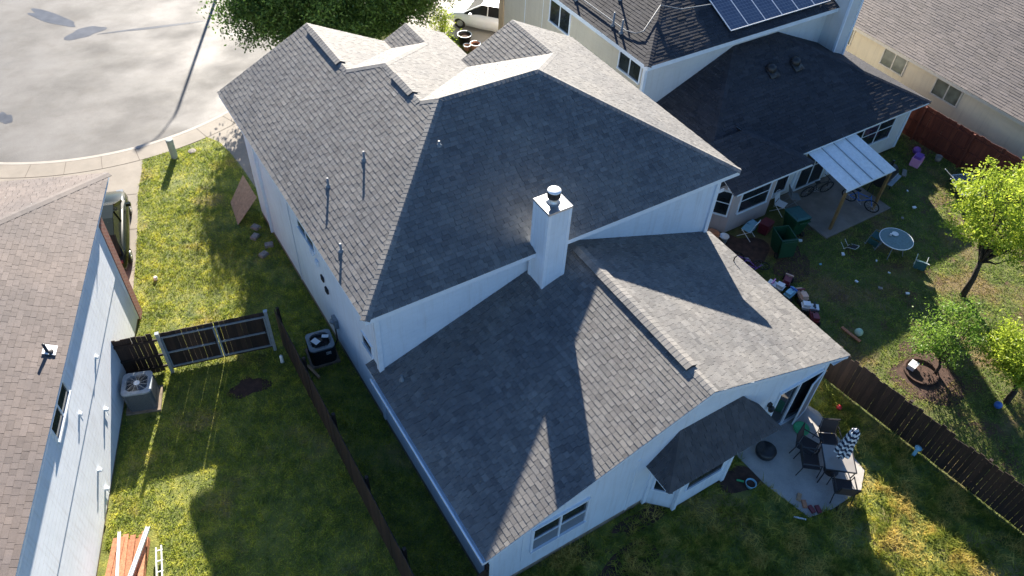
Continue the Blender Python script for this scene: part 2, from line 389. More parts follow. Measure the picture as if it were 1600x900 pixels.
# ---- roofs: real overlapping courses of laminated shingles
def clip(poly, a, b, c):            # keep a*u+b*v<=c
    out = []
    for i in range(len(poly)):
        p, q = poly[i], poly[(i+1) % len(poly)]
        dp, dq = a*p[0]+b*p[1]-c, a*q[0]+b*q[1]-c
        if dp <= 1e-9: out.append(p)
        if dp*dq < -1e-14:
            k = dp/(dp-dq); out.append((p[0]+(q[0]-p[0])*k, p[1]+(q[1]-p[1])*k))
    return out
def shingles(mb, deck, Ept, h, up, s, prof, seed=1, e=.143, tw=(.15, .27), v0=-.03, th=.007, tab=.005):
    """Ept eave point, h horizontal unit along the eave, up inward unit, s rise per run, prof [(u, run)] top outline."""
    Ept = Vector(Ept); h = Vector(h).normalized(); up = Vector(up).normalized()
    ca = 1/math.sqrt(1+s*s); V = (up+Vector((0, 0, s)))*ca; N = (Vector((0, 0, 1))-up*s)*ca
    rnd = random.Random(seed)
    umin, umax = prof[0][0], prof[-1][0]
    vmax = max(r for _, r in prof)/ca
    pieces = []
    for (ua, ra), (ub, rb) in zip(prof[:-1], prof[1:]):
        if ub-ua < 1e-6: continue
        va, vb = ra/ca, rb/ca; k = (vb-va)/(ub-ua)
        pieces.append((ua, ub, va-k*ua, k, max(va, vb)))
        pts = [(ua, 0), (ub, 0)]+([(ub, vb)] if vb > 1e-6 else [])+([(ua, va)] if va > 1e-6 else [])
        deck.face([Ept+h*u+V*v-N*.03 for u, v in pts])
    nrow = int(math.ceil((vmax-v0)/e))
    for r in range(nrow):
        va, vb = v0+r*e, v0+(r+1)*e
        u = umin-rnd.random()*.3; hi = rnd.random() < .5
        while u < umax:
            wdt = rnd.uniform(*tw); u2 = u+wdt; hi = (not hi) if rnd.random() < .85 else hi
            tint = min(1, max(0, rnd.gauss(.5, .2)))
            for ua, ub, c0, k, vm in pieces:
                if u2 <= ua or u >= ub or va > vm: continue
                poly = [(max(u+.004, ua), va), (min(u2-.004, ub), va), (min(u2-.004, ub), vb), (max(u+.004, ua), vb)]
                if poly[1][0]-poly[0][0] < .004: continue
                poly = clip(poly, -k, 1, c0)
                if len(poly) < 3: continue
                off = lambda v: (th+(tab if hi else 0))*(1-(v-va)/(vb-va))+.002
                top = [Ept+h*a+V*b+N*off(b) for a, b in poly]
                mb.face(top, tint)
                for i in range(len(poly)):
                    p, q = poly[i], poly[(i+1) % len(poly)]
                    low = abs(p[1]-va) < 1e-6 and abs(q[1]-va) < 1e-6
                    side = abs(p[0]-q[0]) < 1e-6 and hi
                    if low or side:
                        A, B = top[i], top[(i+1) % len(poly)]
                        mb.face([A, Ept+h*p[0]+V*p[1]-N*.004, Ept+h*q[0]+V*q[1]-N*.004, B], tint*.8)
            u = u2
def nrm(up, s): return (Vector((0, 0, 1))-Vector(up)*s).normalized()
def caps(mb, A, B, n1, n2, wd=.14, ex=.15, lift=.006, seed=3, n_add=.0):
    mb.marks.append((len(mb.v), len(mb.f)))
    A = Vector(A); B = Vector(B); L = (B-A).length; t = (B-A)/L; rnd = random.Random(seed)
    def sd(n, o):
        x = t.cross(n).normalized()
        if x.z > 0 or (abs(x.z) < 1e-4): x = -x
        return x
    s1, s2 = sd(n1, n2), sd(n2, n1); m = (n1+n2).normalized()
    k = int(L/ex)
    for i in range(k+1):
        a = min(i*ex, L); b = min(a+ex*1.25, L)
        if b-a < .02: continue
        la, lb = lift+.010+n_add, lift+.004+n_add; tt = rnd.uniform(.2, 1)
        P, Q = A+t*a+m*la, A+t*b+m*lb
        P1, Q1 = A+t*a+s1*wd+n1*(la), A+t*b+s1*wd+n1*lb
        P2, Q2 = A+t*a+s2*wd+n2*(la), A+t*b+s2*wd+n2*lb
        mb.face([P, P1, Q1, Q], tt); mb.face([P, Q, Q2, P2], tt)
        mb.face([P, P-m*.022, P1-n1*.022, P1], tt*.7); mb.face([P2, P2-n2*.022, P-m*.022, P], tt*.7)
        mb.face([P1, P1-n1*.024, Q1-n1*.012, Q1], tt*.7); mb.face([P2, Q2, Q2-n2*.012, P2-n2*.024], tt*.7)
def pipe(parent, p, hgt=.3, r=.035, name='vent_pipe'):
    m = MB(); m.lathe([(.09, -.03), (.08, .02), (.05, .05), (r, .06), (r, hgt), (r*.7, hgt)], p, 12)
    return O(name, m, M['pvc'], parent, True)
def window(parent, c, w_, h_, ax, out, sashes=2, horiz=True, glass='glass', trim='trim', fw=.06, depth=.07, lower=None):
    """c centre of opening on the wall plane; ax unit along wall; out unit outward"""
    c = Vector(c); ax = Vector(ax).normalized(); out = Vector(out).normalized(); z = Vector((0, 0, 1))
    def bar(mb, x0, x1, z0, z1, d0, d1):
        P = [c+ax*x+z*zz+out*d for d in (d0, d1) for x, zz in ((x0, z0), (x1, z0), (x1, z1), (x0, z1))]
        mb.mesh(P, [(0, 1, 2, 3), (7, 6, 5, 4), (0, 4, 5, 1), (1, 5, 6, 2), (2, 6, 7, 3), (3, 7, 4, 0)])
    f = MB(); W2, H2 = w_/2, h_/2
    bar(f, -W2-fw, W2+fw, H2, H2+fw, -.02, depth); bar(f, -W2-fw, W2+fw, -H2-fw, -H2, -.02, depth+.03)
    bar(f, -W2-fw, -W2, -H2, H2, -.02, depth); bar(f, W2, W2+fw, -H2, H2, -.02, depth)
    n = sashes
    for i in range(1, n):
        x = -W2+w_*i/n; bar(f, x-.028, x+.028, -H2, H2, -.02, depth-.01)
    if horiz: bar(f, -W2, W2, -.018, .018, -.01, depth-.02)
    fr = O('window', f, M[trim], parent)
    for i in range(n):
        x0 = -W2+w_*i/n+.028*(i > 0); x1 = -W2+w_*(i+1)/n-.028*(i < n-1)
        if horiz:
            g = MB(); bar(g, x0, x1, .018, H2, .005, .02); O('pane', g, M[glass], fr)
            g = MB(); bar(g, x0, x1, -H2, -.018, .005, .03); O('pane', g, M[lower or glass], fr)
        else:
            g = MB(); bar(g, x0, x1, -H2, H2, .005, .02); O('pane', g, M[glass], fr)
    return fr

# ================================================================== SETTING
def arc(r, a0, a1, n, c=(-2.5, 28.5)): return [(c[0]+r*math.cos(R(a0+(a1-a0)*i/n)), c[1]+r*math.sin(R(a0+(a1-a0)*i/n))) for i in range(n+1)]
m = MB(); m.prism([(-250, -250), (250, -250), (250, 250), (-250, 250)], -.5, -.16); structure('ground', m, M['base'])
# street: round cul-de-sac and its approach
m = MB(); m.prism(arc(10.05, 0, 360, 96)[:-1], -.15, -.11)
m.prism([(-40, 26), (-10.5, 24), (-10.5, 33), (-40, 38)], -.15, -.112)
structure('street', m, M['street'])
m = MB()
def blob(mb, cx, cy, rx, ry, rz, z, seed, n=36, amp=.25):
    rnd = random.Random(seed); ph = [rnd.uniform(0, 6.28) for _ in range(5)]
    P = []
    for i in range(n):
        a = 2*PI*i/n; k = 1+amp*sum(math.sin((j+2)*a+ph[j])/(j+1.6) for j in range(5))
        x, y = rx*k*math.cos(a), ry*k*math.sin(a)
        P.append((cx+x*math.cos(rz)-y*math.sin(rz), cy+x*math.sin(rz)+y*math.cos(rz), z))
    mb.face(P)
blob(m, -2.55, 29.6, .85, .55, .2, -.106, 3); blob(m, -3.7, 31.9, 1.7, .4, R(125), -.106, 5); blob(m, .6, 28.6, 2.1, .12, R(-12), -.106, 8)
blob(m, -7.1, 23.4, .25, .5, 0, -.106, 9)
structure('puddle', m, M['wet'])
# kerb: raised ring
def ring(mb, r0, r1, z0, z1, a0, a1, n=80, c=(-2.5, 28.5)):
    A, B = arc(r0, a0, a1, n, c), arc(r1, a0, a1, n, c)
    for i in range(n):
        mb.prism([A[i], A[i+1], B[i+1], B[i]], z0, z1)
m = MB(); ring(m, 10.0, 10.16, -.15, .004, 180, 358, 90); structure('kerb', m, M['kerb'])
m = MB(); ring(m, 10.165, 11.03, -.15, .0, 186, 350, 80); structure('sidewalk', m, M['walk'])
m = MB()
for k in range(20):
    a = R(200+k*7.6); c, s = math.cos(a), math.sin(a)
    P = [(-2.5+c*r-s*e, 28.5+s*r+c*e) for r, e in ((10.17, -.008), (11.02, -.008), (11.02, .008), (10.17, .008))]
    m.face([(x, y, .004) for x, y in P])
A, B = arc(11.03, 200, 345, 60), arc(11.046, 200, 345, 60)
for i in range(60): m.face([(*A[i], .0045), (*B[i], .0045), (*B[i+1], .0045), (*A[i+1], .0045)])
DR = [(-2.69, 17.45), (-2.95, 16.6), (-3.38, 15.4), (-3.68, 14.24), (-4.0, 13.0), (-4.45, 11.4), (-4.85, 10.1), (-5.27, 8.62), (-5.4, 8.2)]
for (x, y) in ((-3.45, 15.3), (-3.95, 13.2), (-4.58, 11.0)):
    ux, uy = -.94, .34
    m.face([(x, y, .0045), (x+ux*6, y+uy*6, .0045), (x+ux*6+.005, y+uy*6+.016, .0045), (x+.005, y+.016, .0045)])
structure('sidewalk_joints', m, M['joint'])
# left driveway
m = MB(); m.prism(DR+[(-10.6, 10.1), (-9.2, 14), (-8.2, 18.9)]+[p for p in arc(11.05, 238, 269, 8)], -.15, -.002); structure('driveway', m, M['walk'])
# main driveway, behind the house
m = MB(); m.prism([(.05, 17.85), (.45, 17.2), (.62, 16.2), (.72, 15), (.8, 12.2), (6.6, 12.2), (7.4, 20.6), (2.2, 18.4)], -.15, -.004); structure('driveway', m, M['walk'])
m = MB(); m.prism([(14.9, 18.3), (24.9, 18.3), (22.5, 30), (7.5, 31), (9.5, 24.5), (13.6, 21.0)], -.15, -.006); structure('driveway', m, M['kerb'])
# lawns
LAWN_L = [(-1.4, 5.6)]
m = MB(); m.prism([(-9.5, -14), (.6, -14), (.6, 12.3), (.8, 12.2), (.72, 15), (.62, 16.2), (.45, 17.2), (.05, 17.85)]+arc(11.05, 283, 269, 8)+DR+[(-9.5, 8.3)], -.15, -.008); structure('lawn', m, M['lawn_l'])
m = MB(); m.prism([(.6, -14), (.6, 12.3), (13.7, 12.3), (13.7, -5), (14.6, -14), (14.9, -30), (.6, -30)], -.15, -.009); structure('lawn', m, M['lawn_b'])
m = MB(); m.prism([(14.9, -30), (14.6, -14), (13.7, -5), (13.7, 12.3), (7.4, 12.3), (7.4, 20.6), (13.6, 20.9), (14.9, 18.3), (36, 18.3), (60, 10), (60, -30)], -.15, -.0095); structure('lawn', m, M['lawn_n'])
m = MB(); m.prism([(7.4, 20.6), (13.6, 20.9), (9.5, 24.4), (7.6, 31), (7.2, 24)], -.15, -.0097); structure('lawn', m, M['lawn_n'])
# patio with its mulch bed
m = MB(); m.prism([(9.15, -5.7), (12.5, -5.7), (12.62, -6.1), (12.2, -8.35), (11.6, -8.75), (10.4, -8.75), (9.55, -8.6), (9.2, -7.1)], -.12, .02); structure('patio', m, M['patio'])
m = MB(); blob(m, 8.6, -6.55, .85, .5, R(-30), .001, 4); blob(m, 5.4, -6.15, .95, .3, 0, .0015, 7); blob(m, 4.0, -7.1, 1.2, .5, .3, .001, 17); structure('soil_bed', m, M['soil'])
m = MB(); blob(m, 17.0, -6.9, 1.3, 1.1, 0, .001, 6); blob(m, -2.8, 3.9, .55, .4, .3, .001, 12, amp=.4); blob(m, 17.0, -.6, 1.1, .7, .5, .001, 15); blob(m, 15.6, .9, 1.0, 1.2, .2, .0015, 16); structure('soil_patch', m, M['soil'])

# ================================================================== MAIN HOUSE
W, H, S, SF = 13.058, 5.485, .494, .488
a_, b_, c_ = 3.453, 4.389, 4.802; yP = 4.86; L1 = 12.03; y2 = 7.676; x3, g3 = 10.275, 9.55; w2 = 1.559
hx_ = yP+c_-2.783    # where the back right hip meets the low gable
HS = E('white_siding_house', 'white two storey house in the centre with grey shingle hip roof and white chimney', 'house')
X, Y, Z = Vector((1, 0, 0)), Vector((0, 1, 0)), Vector((0, 0, 1))
sh, dk, cp_ = MB(), MB(), MB()
shingles(sh, dk, (0, 0, H), Y, X, S, [(0, 0), (yP, c_), (yP+c_-b_, b_), (y2, b_), (y2+b_-a_, a_), (L1, a_)], 11)
shingles(sh, dk, (0, 0, H), X, Y, SF, [(0, 0), (c_, yP), (W-c_, yP), (W, 0)], 12)
shingles(sh, dk, (W, 0, H), Y, -X, S, [(0, 0), (yP, c_), (hx_, 2.783), (g3, 2.783)], 13)
shingles(sh, dk, (W, yP+c_, H), -X, -Y, S, [(0, 0), (c_, c_), (W-c_, c_), (W, 0)], 14)             # back of the main hip
x8 = 2*b_
shingles(sh, dk, (x8, y2+b_, H), -X, -Y, S, [(0, 0), (b_, b_), (x8, 0)], 15)                            # back of the middle hip
shingles(sh, dk, (x8, 5, H), Y, -X, S, [(0, b_), (y2-5, b_), (y2+b_-w2-5, w2), (12.11-5, w2)], 16)
shingles(sh, dk, (2*a_, 7.2, H), Y, -X, S, [(0, a_), (L1-7.2, a_)], 17)
shingles(sh, dk, (x8-2*w2, 9, H), Y, X, S, [(0, w2), (12.11-9, w2)], 18)
shingles(sh, dk, (2*x3-W, 4.6, H), Y, X, S, [(0, W-x3), (g3-4.6, W-x3)], 19)
rf = O('roof', sh, M['shingle'], HS); tag(rf, 'grey shingle hip roof over the upper storey')
# gable triangles in the deck
for xa, xb, xr, yy, hh in ((0, 2*a_, a_, L1-.25, a_*S), (x8-2*w2, x8, x8-w2, 12.11-.25, w2*S), (2*x3-W, W, x3, g3-.25, (W-x3)*S)):
    dk.face([(xa, yy, H-.05), (xb, yy, H-.05), (xr, yy, H-.05+hh)])
O('roof_deck', dk, M['trim'], rf)
nl, nf, nr_, nb = nrm(X, S), nrm(Y, SF), nrm(-X, S), nrm(-Y, S)
zP = H+S*c_
caps(cp_, (0, 0, H), (c_, yP, zP), nl, nf, seed=1); caps(cp_, (W, 0, H), (W-c_, yP, zP), nr_, nf, seed=2)
caps(cp_, (c_, yP, zP), (W-c_, yP, zP), nf, nb, seed=3)
caps(cp_, (b_, yP+c_-b_, H+S*b_), (c_, yP, zP), nl, nb, seed=4)
caps(cp_, (b_, yP+c_-b_, H+S*b_), (b_, y2, H+S*b_), nl, nr_, seed=5)
caps(cp_, (a_, y2+b_-a_, H+S*a_), (b_, y2, H+S*b_), nl, nb, seed=6)
caps(cp_, (a_, y2+b_-a_, H+S*a_), (a_, L1, H+S*a_), nl, nr_, seed=7)
caps(cp_, (x8-w2, y2+b_-w2, H+S*w2), (b_, y2, H+S*b_), nr_, nb, seed=8)
caps(cp_, (x8-w2, y2+b_-w2, H+S*w2), (x8-w2, 12.11, H+S*w2), nl, nr_, seed=9)
caps(cp_, (x3, hx_, H+S*2.783), (W-c_, yP, zP), nr_, nb, seed=10)
caps(cp_, (x3, hx_, H+S*2.783), (x3, g3, H+S*2.783), nl, nr_, seed=11)
O('ridge_cap', cp_, M['cap'], rf)
def ridge_vent(A, B, n1, n2, par, mat='cap', up=.07):
    A = Vector(A); B = Vector(B); t = (B-A).normalized(); s1 = t.cross(n1); s1 = -s1 if s1.z > 0 else s1; s2 = t.cross(n2); s2 = -s2 if s2.z > 0 else s2
    m = MB(); caps(m, A, B, n1, n2, wd=.17, ex=.15, n_add=up, seed=21)
    m2 = MB()
    for e0 in (A, B):
        pass
    P = []
    for p in (A, B):
        P += [p+s1*.155+n1*.004, p+s1*.155+n1*(up-.002), p+Z*(up+.005), p+s2*.155+n2*(up-.002), p+s2*.155+n2*.004]
    m2.mesh(P, [(4, 3, 2, 1, 0), (5, 6, 7, 8, 9)]+[(i, i+1, i+6, i+5) for i in range(4)])
    v = O('ridge_vent', m, M[mat], par); O('vent_core', m2, M['metal_dark'], v)
    return v
ridge_vent((a_, 9.1, H+S*a_), (a_, 11.6, H+S*a_), nl, nr_, HS, up=.045)
ridge_vent((b_, 5.75, H+S*b_), (b_, 6.95, H+S*b_), nl, nr_, HS, up=.045)
# fascia band (also closes the soffit)
m = MB(); m.prism([(0, 0), (W, 0), (W, g3), (x8, g3), (x8, 12.08), (0, L1)], H-.2, H-.022); O('fascia', m, M['trim'], HS)
# walls
m = MB(); m.prism([(.41, .39), (W-.41, .39), (W-.41, 9.1), (8.37, 9.1), (8.37, 11.6), (.41, 11.6)], .28, H-.19); uw = O('wall', m, M['wall'], HS); tag(uw, 'white siding wall of the two storey block')
m = MB(); m.bb(.385, .395, 7.3, 7.36, .3, H-.2); m.bb(.36, .5, .34, .44, 2.6, H-.2); m.bb(.30, .41, 10.2, 10.26, .3, H-.2)
m.bb(W-.52, W-.36, .32, .42, 2.6, H-.2); m.bb(.36, .41, .39, .52, .3, H-.2); O('corner_trim', m, M['trim'], HS)
m = MB(); m.prism([(.43, .39), (W-.43, .39), (W-.43, 9.08), (8.35, 9.08), (8.35, 11.58), (.43, 11.58)], -.1, .279); m.bb(.43, 12.33, -5.73, .4, -.1, .279); O('foundation', m, M['foundation'], HS)
# windows of the left wall
window(HS, (.41, 5.65, 4.1), 1.35, 1.0, Y, -X, 2, False, depth=.04)
window(HS, (.41, 1.2, 3.05), .62, .42, Y, -X, 1, False, depth=.04)
for y, z, mt, d in ((4.35, 2.45, 'metal_dark', .05), (4.62, 2.75, 'metal_dark', .04), (4.9, 3.2, 'trim', .05), (5.25, 3.4, 'trim', .05)):
    m = MB(); m.box((.40-d/2, y, z), (d, .2, .2)); m.box((.40-d, y, z-.07), (d*.6, .17, .03)); m.box((.40-d, y, z), (d*.6, .17, .03)); m.box((.4-d, y, z+.07), (d*.6, .17, .03)); O('wall_vent', m, M[mt], HS)
m = MB(); m.box((.35, 3.95, 1.35), (.12, .3, .4)); m.lathe([(.1, 0), (.1, .06), (.06, .09)], (.27, 3.95, 1.4), 12); O('electric_meter', m, M['pvc'], HS)
m = MB(); m.tube([(.32, 3.95, 1.15), (.33, 3.95, .5), (.2, 4.0, .15), (-.05, 4.05, .3)], .025, 8); O('conduit', m, M['metal_dark'], HS)
# ---- low rear wing
xl, xr, yf, hL, xm = .172, 12.857, -6.0, 2.648, 6.73; hr = 4.945; yw = -5.75
sl, sr = (hr-hL)/(xm-xl), (hr-hL)/(xr-xm)
sh, dk, cp_ = MB(), MB(), MB()
shingles(sh, dk, (xl, yf, hL), Y, X, sl, [(0, xm-xl), (6.38, xm-xl)], 31)
shingles(sh, dk, (xl, .375, hL), Y, X, sl, [(0, .24), (.5, .24)], 35)
shingles(sh, dk, (xr, yf, hL), Y, -X, sr, [(0, xr-xm), (6.38, xr-xm)], 32)
lrf = O('roof', sh, M['shingle'], HS); tag(lrf, 'lower grey gable roof of the rear wing')
O('roof_deck', dk, M['trim'], lrf)
n1, n2 = nrm(X, sl), nrm(-X, sr)
caps(cp_, (xm, yf, hr), (xm, .38, hr), n1, n2, seed=33); O('ridge_cap', cp_, M['cap'], lrf)
ridge_vent((xm, -5.1, hr), (xm, .0, hr), n1, n2, HS)
m = MB()
m.mesh([(xl, yf+.02, hL-.16), (xr, yf+.02, hL-.16), (xr, yf+.02, hL-.03), (xm, yf+.02, hr-.035), (xl, yf+.02, hL-.03), (xm, yf+.02, hr-.2),
        (xl, yf+.06, hL-.16), (xr, yf+.06, hL-.16), (xr, yf+.06, hL-.03), (xm, yf+.06, hr-.035), (xl, yf+.06, hL-.03), (xm, yf+.06, hr-.2)],
       [(0, 5, 3, 4), (5, 1, 2, 3), (10, 9, 11, 6), (9, 8, 7, 11), (0, 6, 11, 5), (5, 11, 7, 1), (0, 4, 10, 6), (1, 7, 8, 2)])
O('rake_board', m, M['trim'], HS)
m = MB(); m.bb(xl+.01, xl+.03, yf+.05, .8, hL-.2, hL-.035); m.bb(xr-.03, xr-.01, yf+.05, .38, hL-.2, hL-.035)
m.bb(xl+.03, .41, yf+.06, .38, hL-.2, hL-.185); m.bb(12.3, xr-.03, yf+.06, .38, hL-.2, hL-.185); O('fascia', m, M['trim'], HS)
# gutter on the left eave: an open trough
m = MB()
g0, g1 = yf+.02, .36
m.bb(xl-.115, xl+.008, g0, g1, hL-.15, hL-.14); m.bb(xl-.125, xl-.115, g0, g1, hL-.15, hL-.04); m.bb(xl-.137, xl-.1, g0, g1, hL-.04, hL-.028)
m.bb(xl-.115, xl, g0-.008, g0, hL-.15, hL-.05); O('gutter', m, M['trim'], HS)
m = MB(); zt = lambda x: hL+(sl*(x-xl) if x < xm else sr*(xr-x))-.05
m.mesh([(.41, yw, .28), (12.35, yw, .28), (12.35, yw, zt(12.35)), (xm, yw, zt(xm)), (.41, yw, zt(.41)),
        (.41, .38, .28), (12.35, .38, .28), (12.35, .38, zt(12.35)), (xm, .38, zt(xm)), (.41, .38, zt(.41))],
       [(0, 1, 2, 3, 4), (9, 8, 7, 6, 5), (0, 4, 9, 5), (1, 6, 7, 2), (2, 7, 8, 3), (3, 8, 9, 4)])
tag(O('wall', m, M['wall'], HS), 'white siding wall of the low rear wing')
m = MB(); m.bb(.38, .50, yw-.03, yw, .28, 2.6); m.bb(12.25, 12.38, yw-.03, yw, .28, 2.5); m.bb(1.36, 1.42, yw-.02, yw, .9, 2.5); m.bb(4.9, 4.98, yw-.02, yw, .28, 2.9); O('corner_trim', m, M['trim'], HS)
window(HS, (2.5, yw, 1.78), 1.66, 1.12, X, -Y, 2, True, lower='glass_screen')
# bay window
BAY = [(5.6, yw), (6.22, -6.36), (8.1, -6.36), (8.74, yw)]
m = MB(); m.prism(BAY, .1, 2.25); by = O('bay_window', m, M['wall'], HS)
m = MB(); m.prism([(5.63, yw), (6.24, -6.33), (8.08, -6.33), (8.71, yw)], -.1, .099); O('footing', m, M['foundation'], by)
m = MB()
for (x, y) in (BAY[0], BAY[1], BAY[2], BAY[3]): m.box((x, y-.02, 1.17), (.12, .09, 2.14))
O('corner_board', m, M['trim'], by)
def bwin(A, B, wd):
    A = Vector((*A, 0)); B = Vector((*B, 0)); ax = (B-A).normalized(); out = Vector((ax.y, -ax.x, 0)); return window(by, (A+B)/2+Vector((0, 0, 1.5)), wd, 1.05, ax, out, 1, True, depth=.04)
bwin(BAY[0], BAY[1], .5); bwin(BAY[1], BAY[2], 1.3); bwin(BAY[2], BAY[3], .5)
sh, dk, cp_ = MB(), MB(), MB()
bs = 1.05; bx0, bx1, by0 = 5.3, 9.4, -6.7
shingles(sh, dk, (bx0, by0, 2.3), X, Y, bs, [(0, 0), (.93, .95), (bx1-bx0-.93, .95), (bx1-bx0, 0)], 41, v0=-.02)
shingles(sh, dk, (bx0, by0, 2.3), Y, X, bs, [(0, 0), (.95, .93), (.96, .93)], 42, v0=-.02)
shingles(sh, dk, (bx1, by0, 2.3), Y, -X, bs, [(0, 0), (.95, .93), (.96, .93)], 43, v0=-.02)
brf = O('roof', sh, M['shingle_char'], by); 
caps(cp_, (bx0, by0, 2.3), (bx0+.93, yw, 2.3+.95*bs), nrm(X, bs), nrm(Y, bs), .1, seed=44); caps(cp_, (bx1, by0, 2.3), (bx1-.93, yw, 2.3+.95*bs), nrm(-X, bs), nrm(Y, bs), .1, seed=45)
O('ridge_cap', cp_, M['shingle_char'], by); dk.prism([(bx0+.01, by0+.01), (bx1-.01, by0+.01), (bx1-.01, yw-.003), (bx0+.01, yw-.003)], 2.2, 2.285); O('fascia', dk, M['trim'], by)
# patio door: two fixed lights and an insect screen standing ajar
m = MB()
for x0, x1 in ((10.33, 10.39), (11.18, 11.26), (12.10, 12.16)): m.bb(x0, x1, yw-.06, yw+.02, .03, 2.12)
m.bb(10.33, 12.16, yw-.065, yw+.02, 2.12, 2.19); m.bb(10.33, 12.16, yw-.1, yw+.02, .0, .05); pdoor = O('patio_door', m, M['trim'], HS)
for x0, x1 in ((10.39, 11.18), (11.26, 12.10)):
    m = MB(); m.bb(x0, x1, yw-.02, yw-.005, .05, 2.12); O('pane', m, M['glass'], pdoor)
A, B = Vector((12.2, yw-.09, 0)), Vector((11.5, yw-.26, 0))
m = MB()
for p in (A, B): m.beam(p+Z*.04, p+Z*2.13, .05, .035)
m.beam(A+Z*.06, B+Z*.06, .035, .08); m.beam(A+Z*2.1, B+Z*2.1, .035, .05); sd_ = O('screen_door', m, M['trim'], HS)
m = MB(); m.face([A+Z*.08, B+Z*.08, B+Z*2.08, A+Z*2.08]); m.face([A+Z*.08+Y*.01, A+Z*2.08+Y*.01, B+Z*2.08+Y*.01, B+Z*.08+Y*.01]); O('screen', m, M['glass_screen'], sd_)
m = MB(); m.box((10.02, yw-.05, 1.85), (.1, .1, .16)); m.lathe([(.05, -.2), (.09, -.1), (.09, 0), (.03, .04)], (10.02, yw-.14, 1.82), 12); O('wall_lamp', m, M['metal_dark'], HS)
m = MB(); m.ball((10.02, yw-.14, 1.62), .07); O('lamp_globe', m, M['white_pl'], HS)
# chimney
cx0, cx1, cy0, cy1, cz = 5.211, 5.939, -.453, .275, 7.24
m = MB(); m.bb(cx0, cx1, cy0, cy1, 3.9, cz-.03); ch = O('chimney', m, M['wall'], HS)
m = MB()
for x in (cx0, cx1):
    for y in (cy0, cy1):
        sx, sy = (1 if x == cx0 else -1), (1 if y == cy0 else -1)
        m.bb(min(x-sx*.012, x+sx*.085), max(x-sx*.012, x+sx*.085), min(y-sy*.014, y), max(y-sy*.014, y), 3.95, cz-.03)
        m.bb(min(x-sx*.014, x), max(x-sx*.014, x), min(y, y+sy*.085), max(y, y+sy*.085), 3.95, cz-.03)
O('corner_trim', m, M['trim'], ch)
m = MB(); m.bb(cx0-.018, cx1+.018, cy0-.018, cy1+.018, cz-.029, cz); m.bb(cx0-.022, cx1+.022, cy0-.022, cy0-.018, cz-.07, cz-.002); m.bb(cx0-.022, cx0-.018, cy0-.018, cy1+.018, cz-.07, cz-.002); O('chase_cover', m, M['metal'], ch)
fc = ((cx0+cx1)/2, (cy0+cy1)/2)
m = MB(); m.lathe([(.2, 0), (.13, .06), (.12, .16), (.12, .2)], (*fc, cz), 24); O('flue_collar', m, M['metal'], ch, True)
m = MB(); m.lathe([(.12, .17), (.18, .19), (.18, .38), (.17, .38), (.15, .26)], (*fc, cz), 24)
for k in range(20):
    a = 2*PI*k/20; m.box((fc[0]+.18*math.cos(a), fc[1]+.18*math.sin(a), cz+.3), (.012, .012, .14), rz=a)
O('cap_screen', m, M['metal_dark'], ch)
m = MB(); m.lathe([(.185, .385), (.188, .395), (.18, .415), (.1, .43), (.001, .435)], (*fc, cz), 28); O('rain_cap', m, M['metal_white'], ch, True)
m = MB(); m.bb(cx0-.05, cx1+.05, cy0-.06, cy0-.016, 4.2, 4.33); 
# roof pipes
for p, h in (((2.26, 4.77, 6.6), .3), ((1.1, 4.82, 6.03), .3), ((.44, 2.45, 5.7), .28), ((4.1, 3.58, 7.23), .16)): pipe(HS, p, h)
pipe(HS, (.75, -.29, 2.85), .2); 
m = MB(); m.tube([(12.45, -1.27, 2.78), (12.45, -1.27, 2.95), (12.5, -1.3, 3.05)], .022, 8); O('vent_pipe', m, M['metal_dark'], HS)

# ================================================================== LEFT HOUSE
dv, nv = Vector((.345, .9386, 0)), Vector((.9386, -.345, 0))
def LP(q, t, z=0): return nv*q+dv*t+Z*z
LRZ = -math.atan2(.345, .9386)
LH = E('pink_roofed_house', 'white house on the left edge under a pinkish brown shingle roof', 'house', tuple(LP(-7.68, 6.5)), LRZ)
sh, dk, cp_ = MB(), MB(), MB()
s_l, s_e = .42, .30; rr = 5.9; ue = s_l*rr/s_e
e0 = LP(-7.36, 7.85, 5.0)
shingles(sh, dk, e0, -dv, -nv, s_l, [(0, 0), (ue, rr), (22, rr)], 51, tw=(.14, .34))
shingles(sh, dk, e0, -nv, -dv, s_e, [(0, 0), (rr, ue), (2*rr, 0)], 52)
shingles(sh, dk, LP(-7.36-2*rr, 7.85, 5.0), -dv, nv, s_l, [(0, 0), (ue, rr), (22, rr)], 53, tw=(.5, .9))
lr = O('roof', sh, M['shingle_pink'], LH); O('roof_deck', dk, M['trim'], lr)
caps(cp_, e0, LP(-7.36-rr, 7.85-ue, 5.0+s_l*rr), nrm(-nv, s_l), nrm(-dv, s_e), seed=54); O('ridge_cap', cp_, M['cap_pink'], lr)
m = MB(); q = [LP(-7.37, 7.84), LP(-7.37, -14.1), LP(-7.35-2*rr, -14.1), LP(-7.35-2*rr, 7.84)]; m.prism([(p.x, p.y) for p in q], 4.82, 4.975); O('fascia', m, M['trim'], LH)
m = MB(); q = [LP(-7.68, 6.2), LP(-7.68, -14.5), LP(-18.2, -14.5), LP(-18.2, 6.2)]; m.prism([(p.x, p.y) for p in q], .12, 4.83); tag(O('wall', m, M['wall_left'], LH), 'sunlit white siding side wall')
m = MB(); q = [LP(-7.70, 6.19), LP(-7.70, -14.5), LP(-18.1, -14.5), LP(-18.1, 6.19)]; m.prism([(p.x, p.y) for p in q], -.1, .119); O('foundation', m, M['foundation'], LH)
m = MB(); q = [LP(-7.60, 6.205), LP(-7.60, 6.62), LP(-18.2, 6.62), LP(-18.2, 6.205)]; m.prism([(p.x, p.y) for p in q], 0, 4.82); tag(O('wall', m, M['brick'], LH), 'red brick front wall seen edge on')
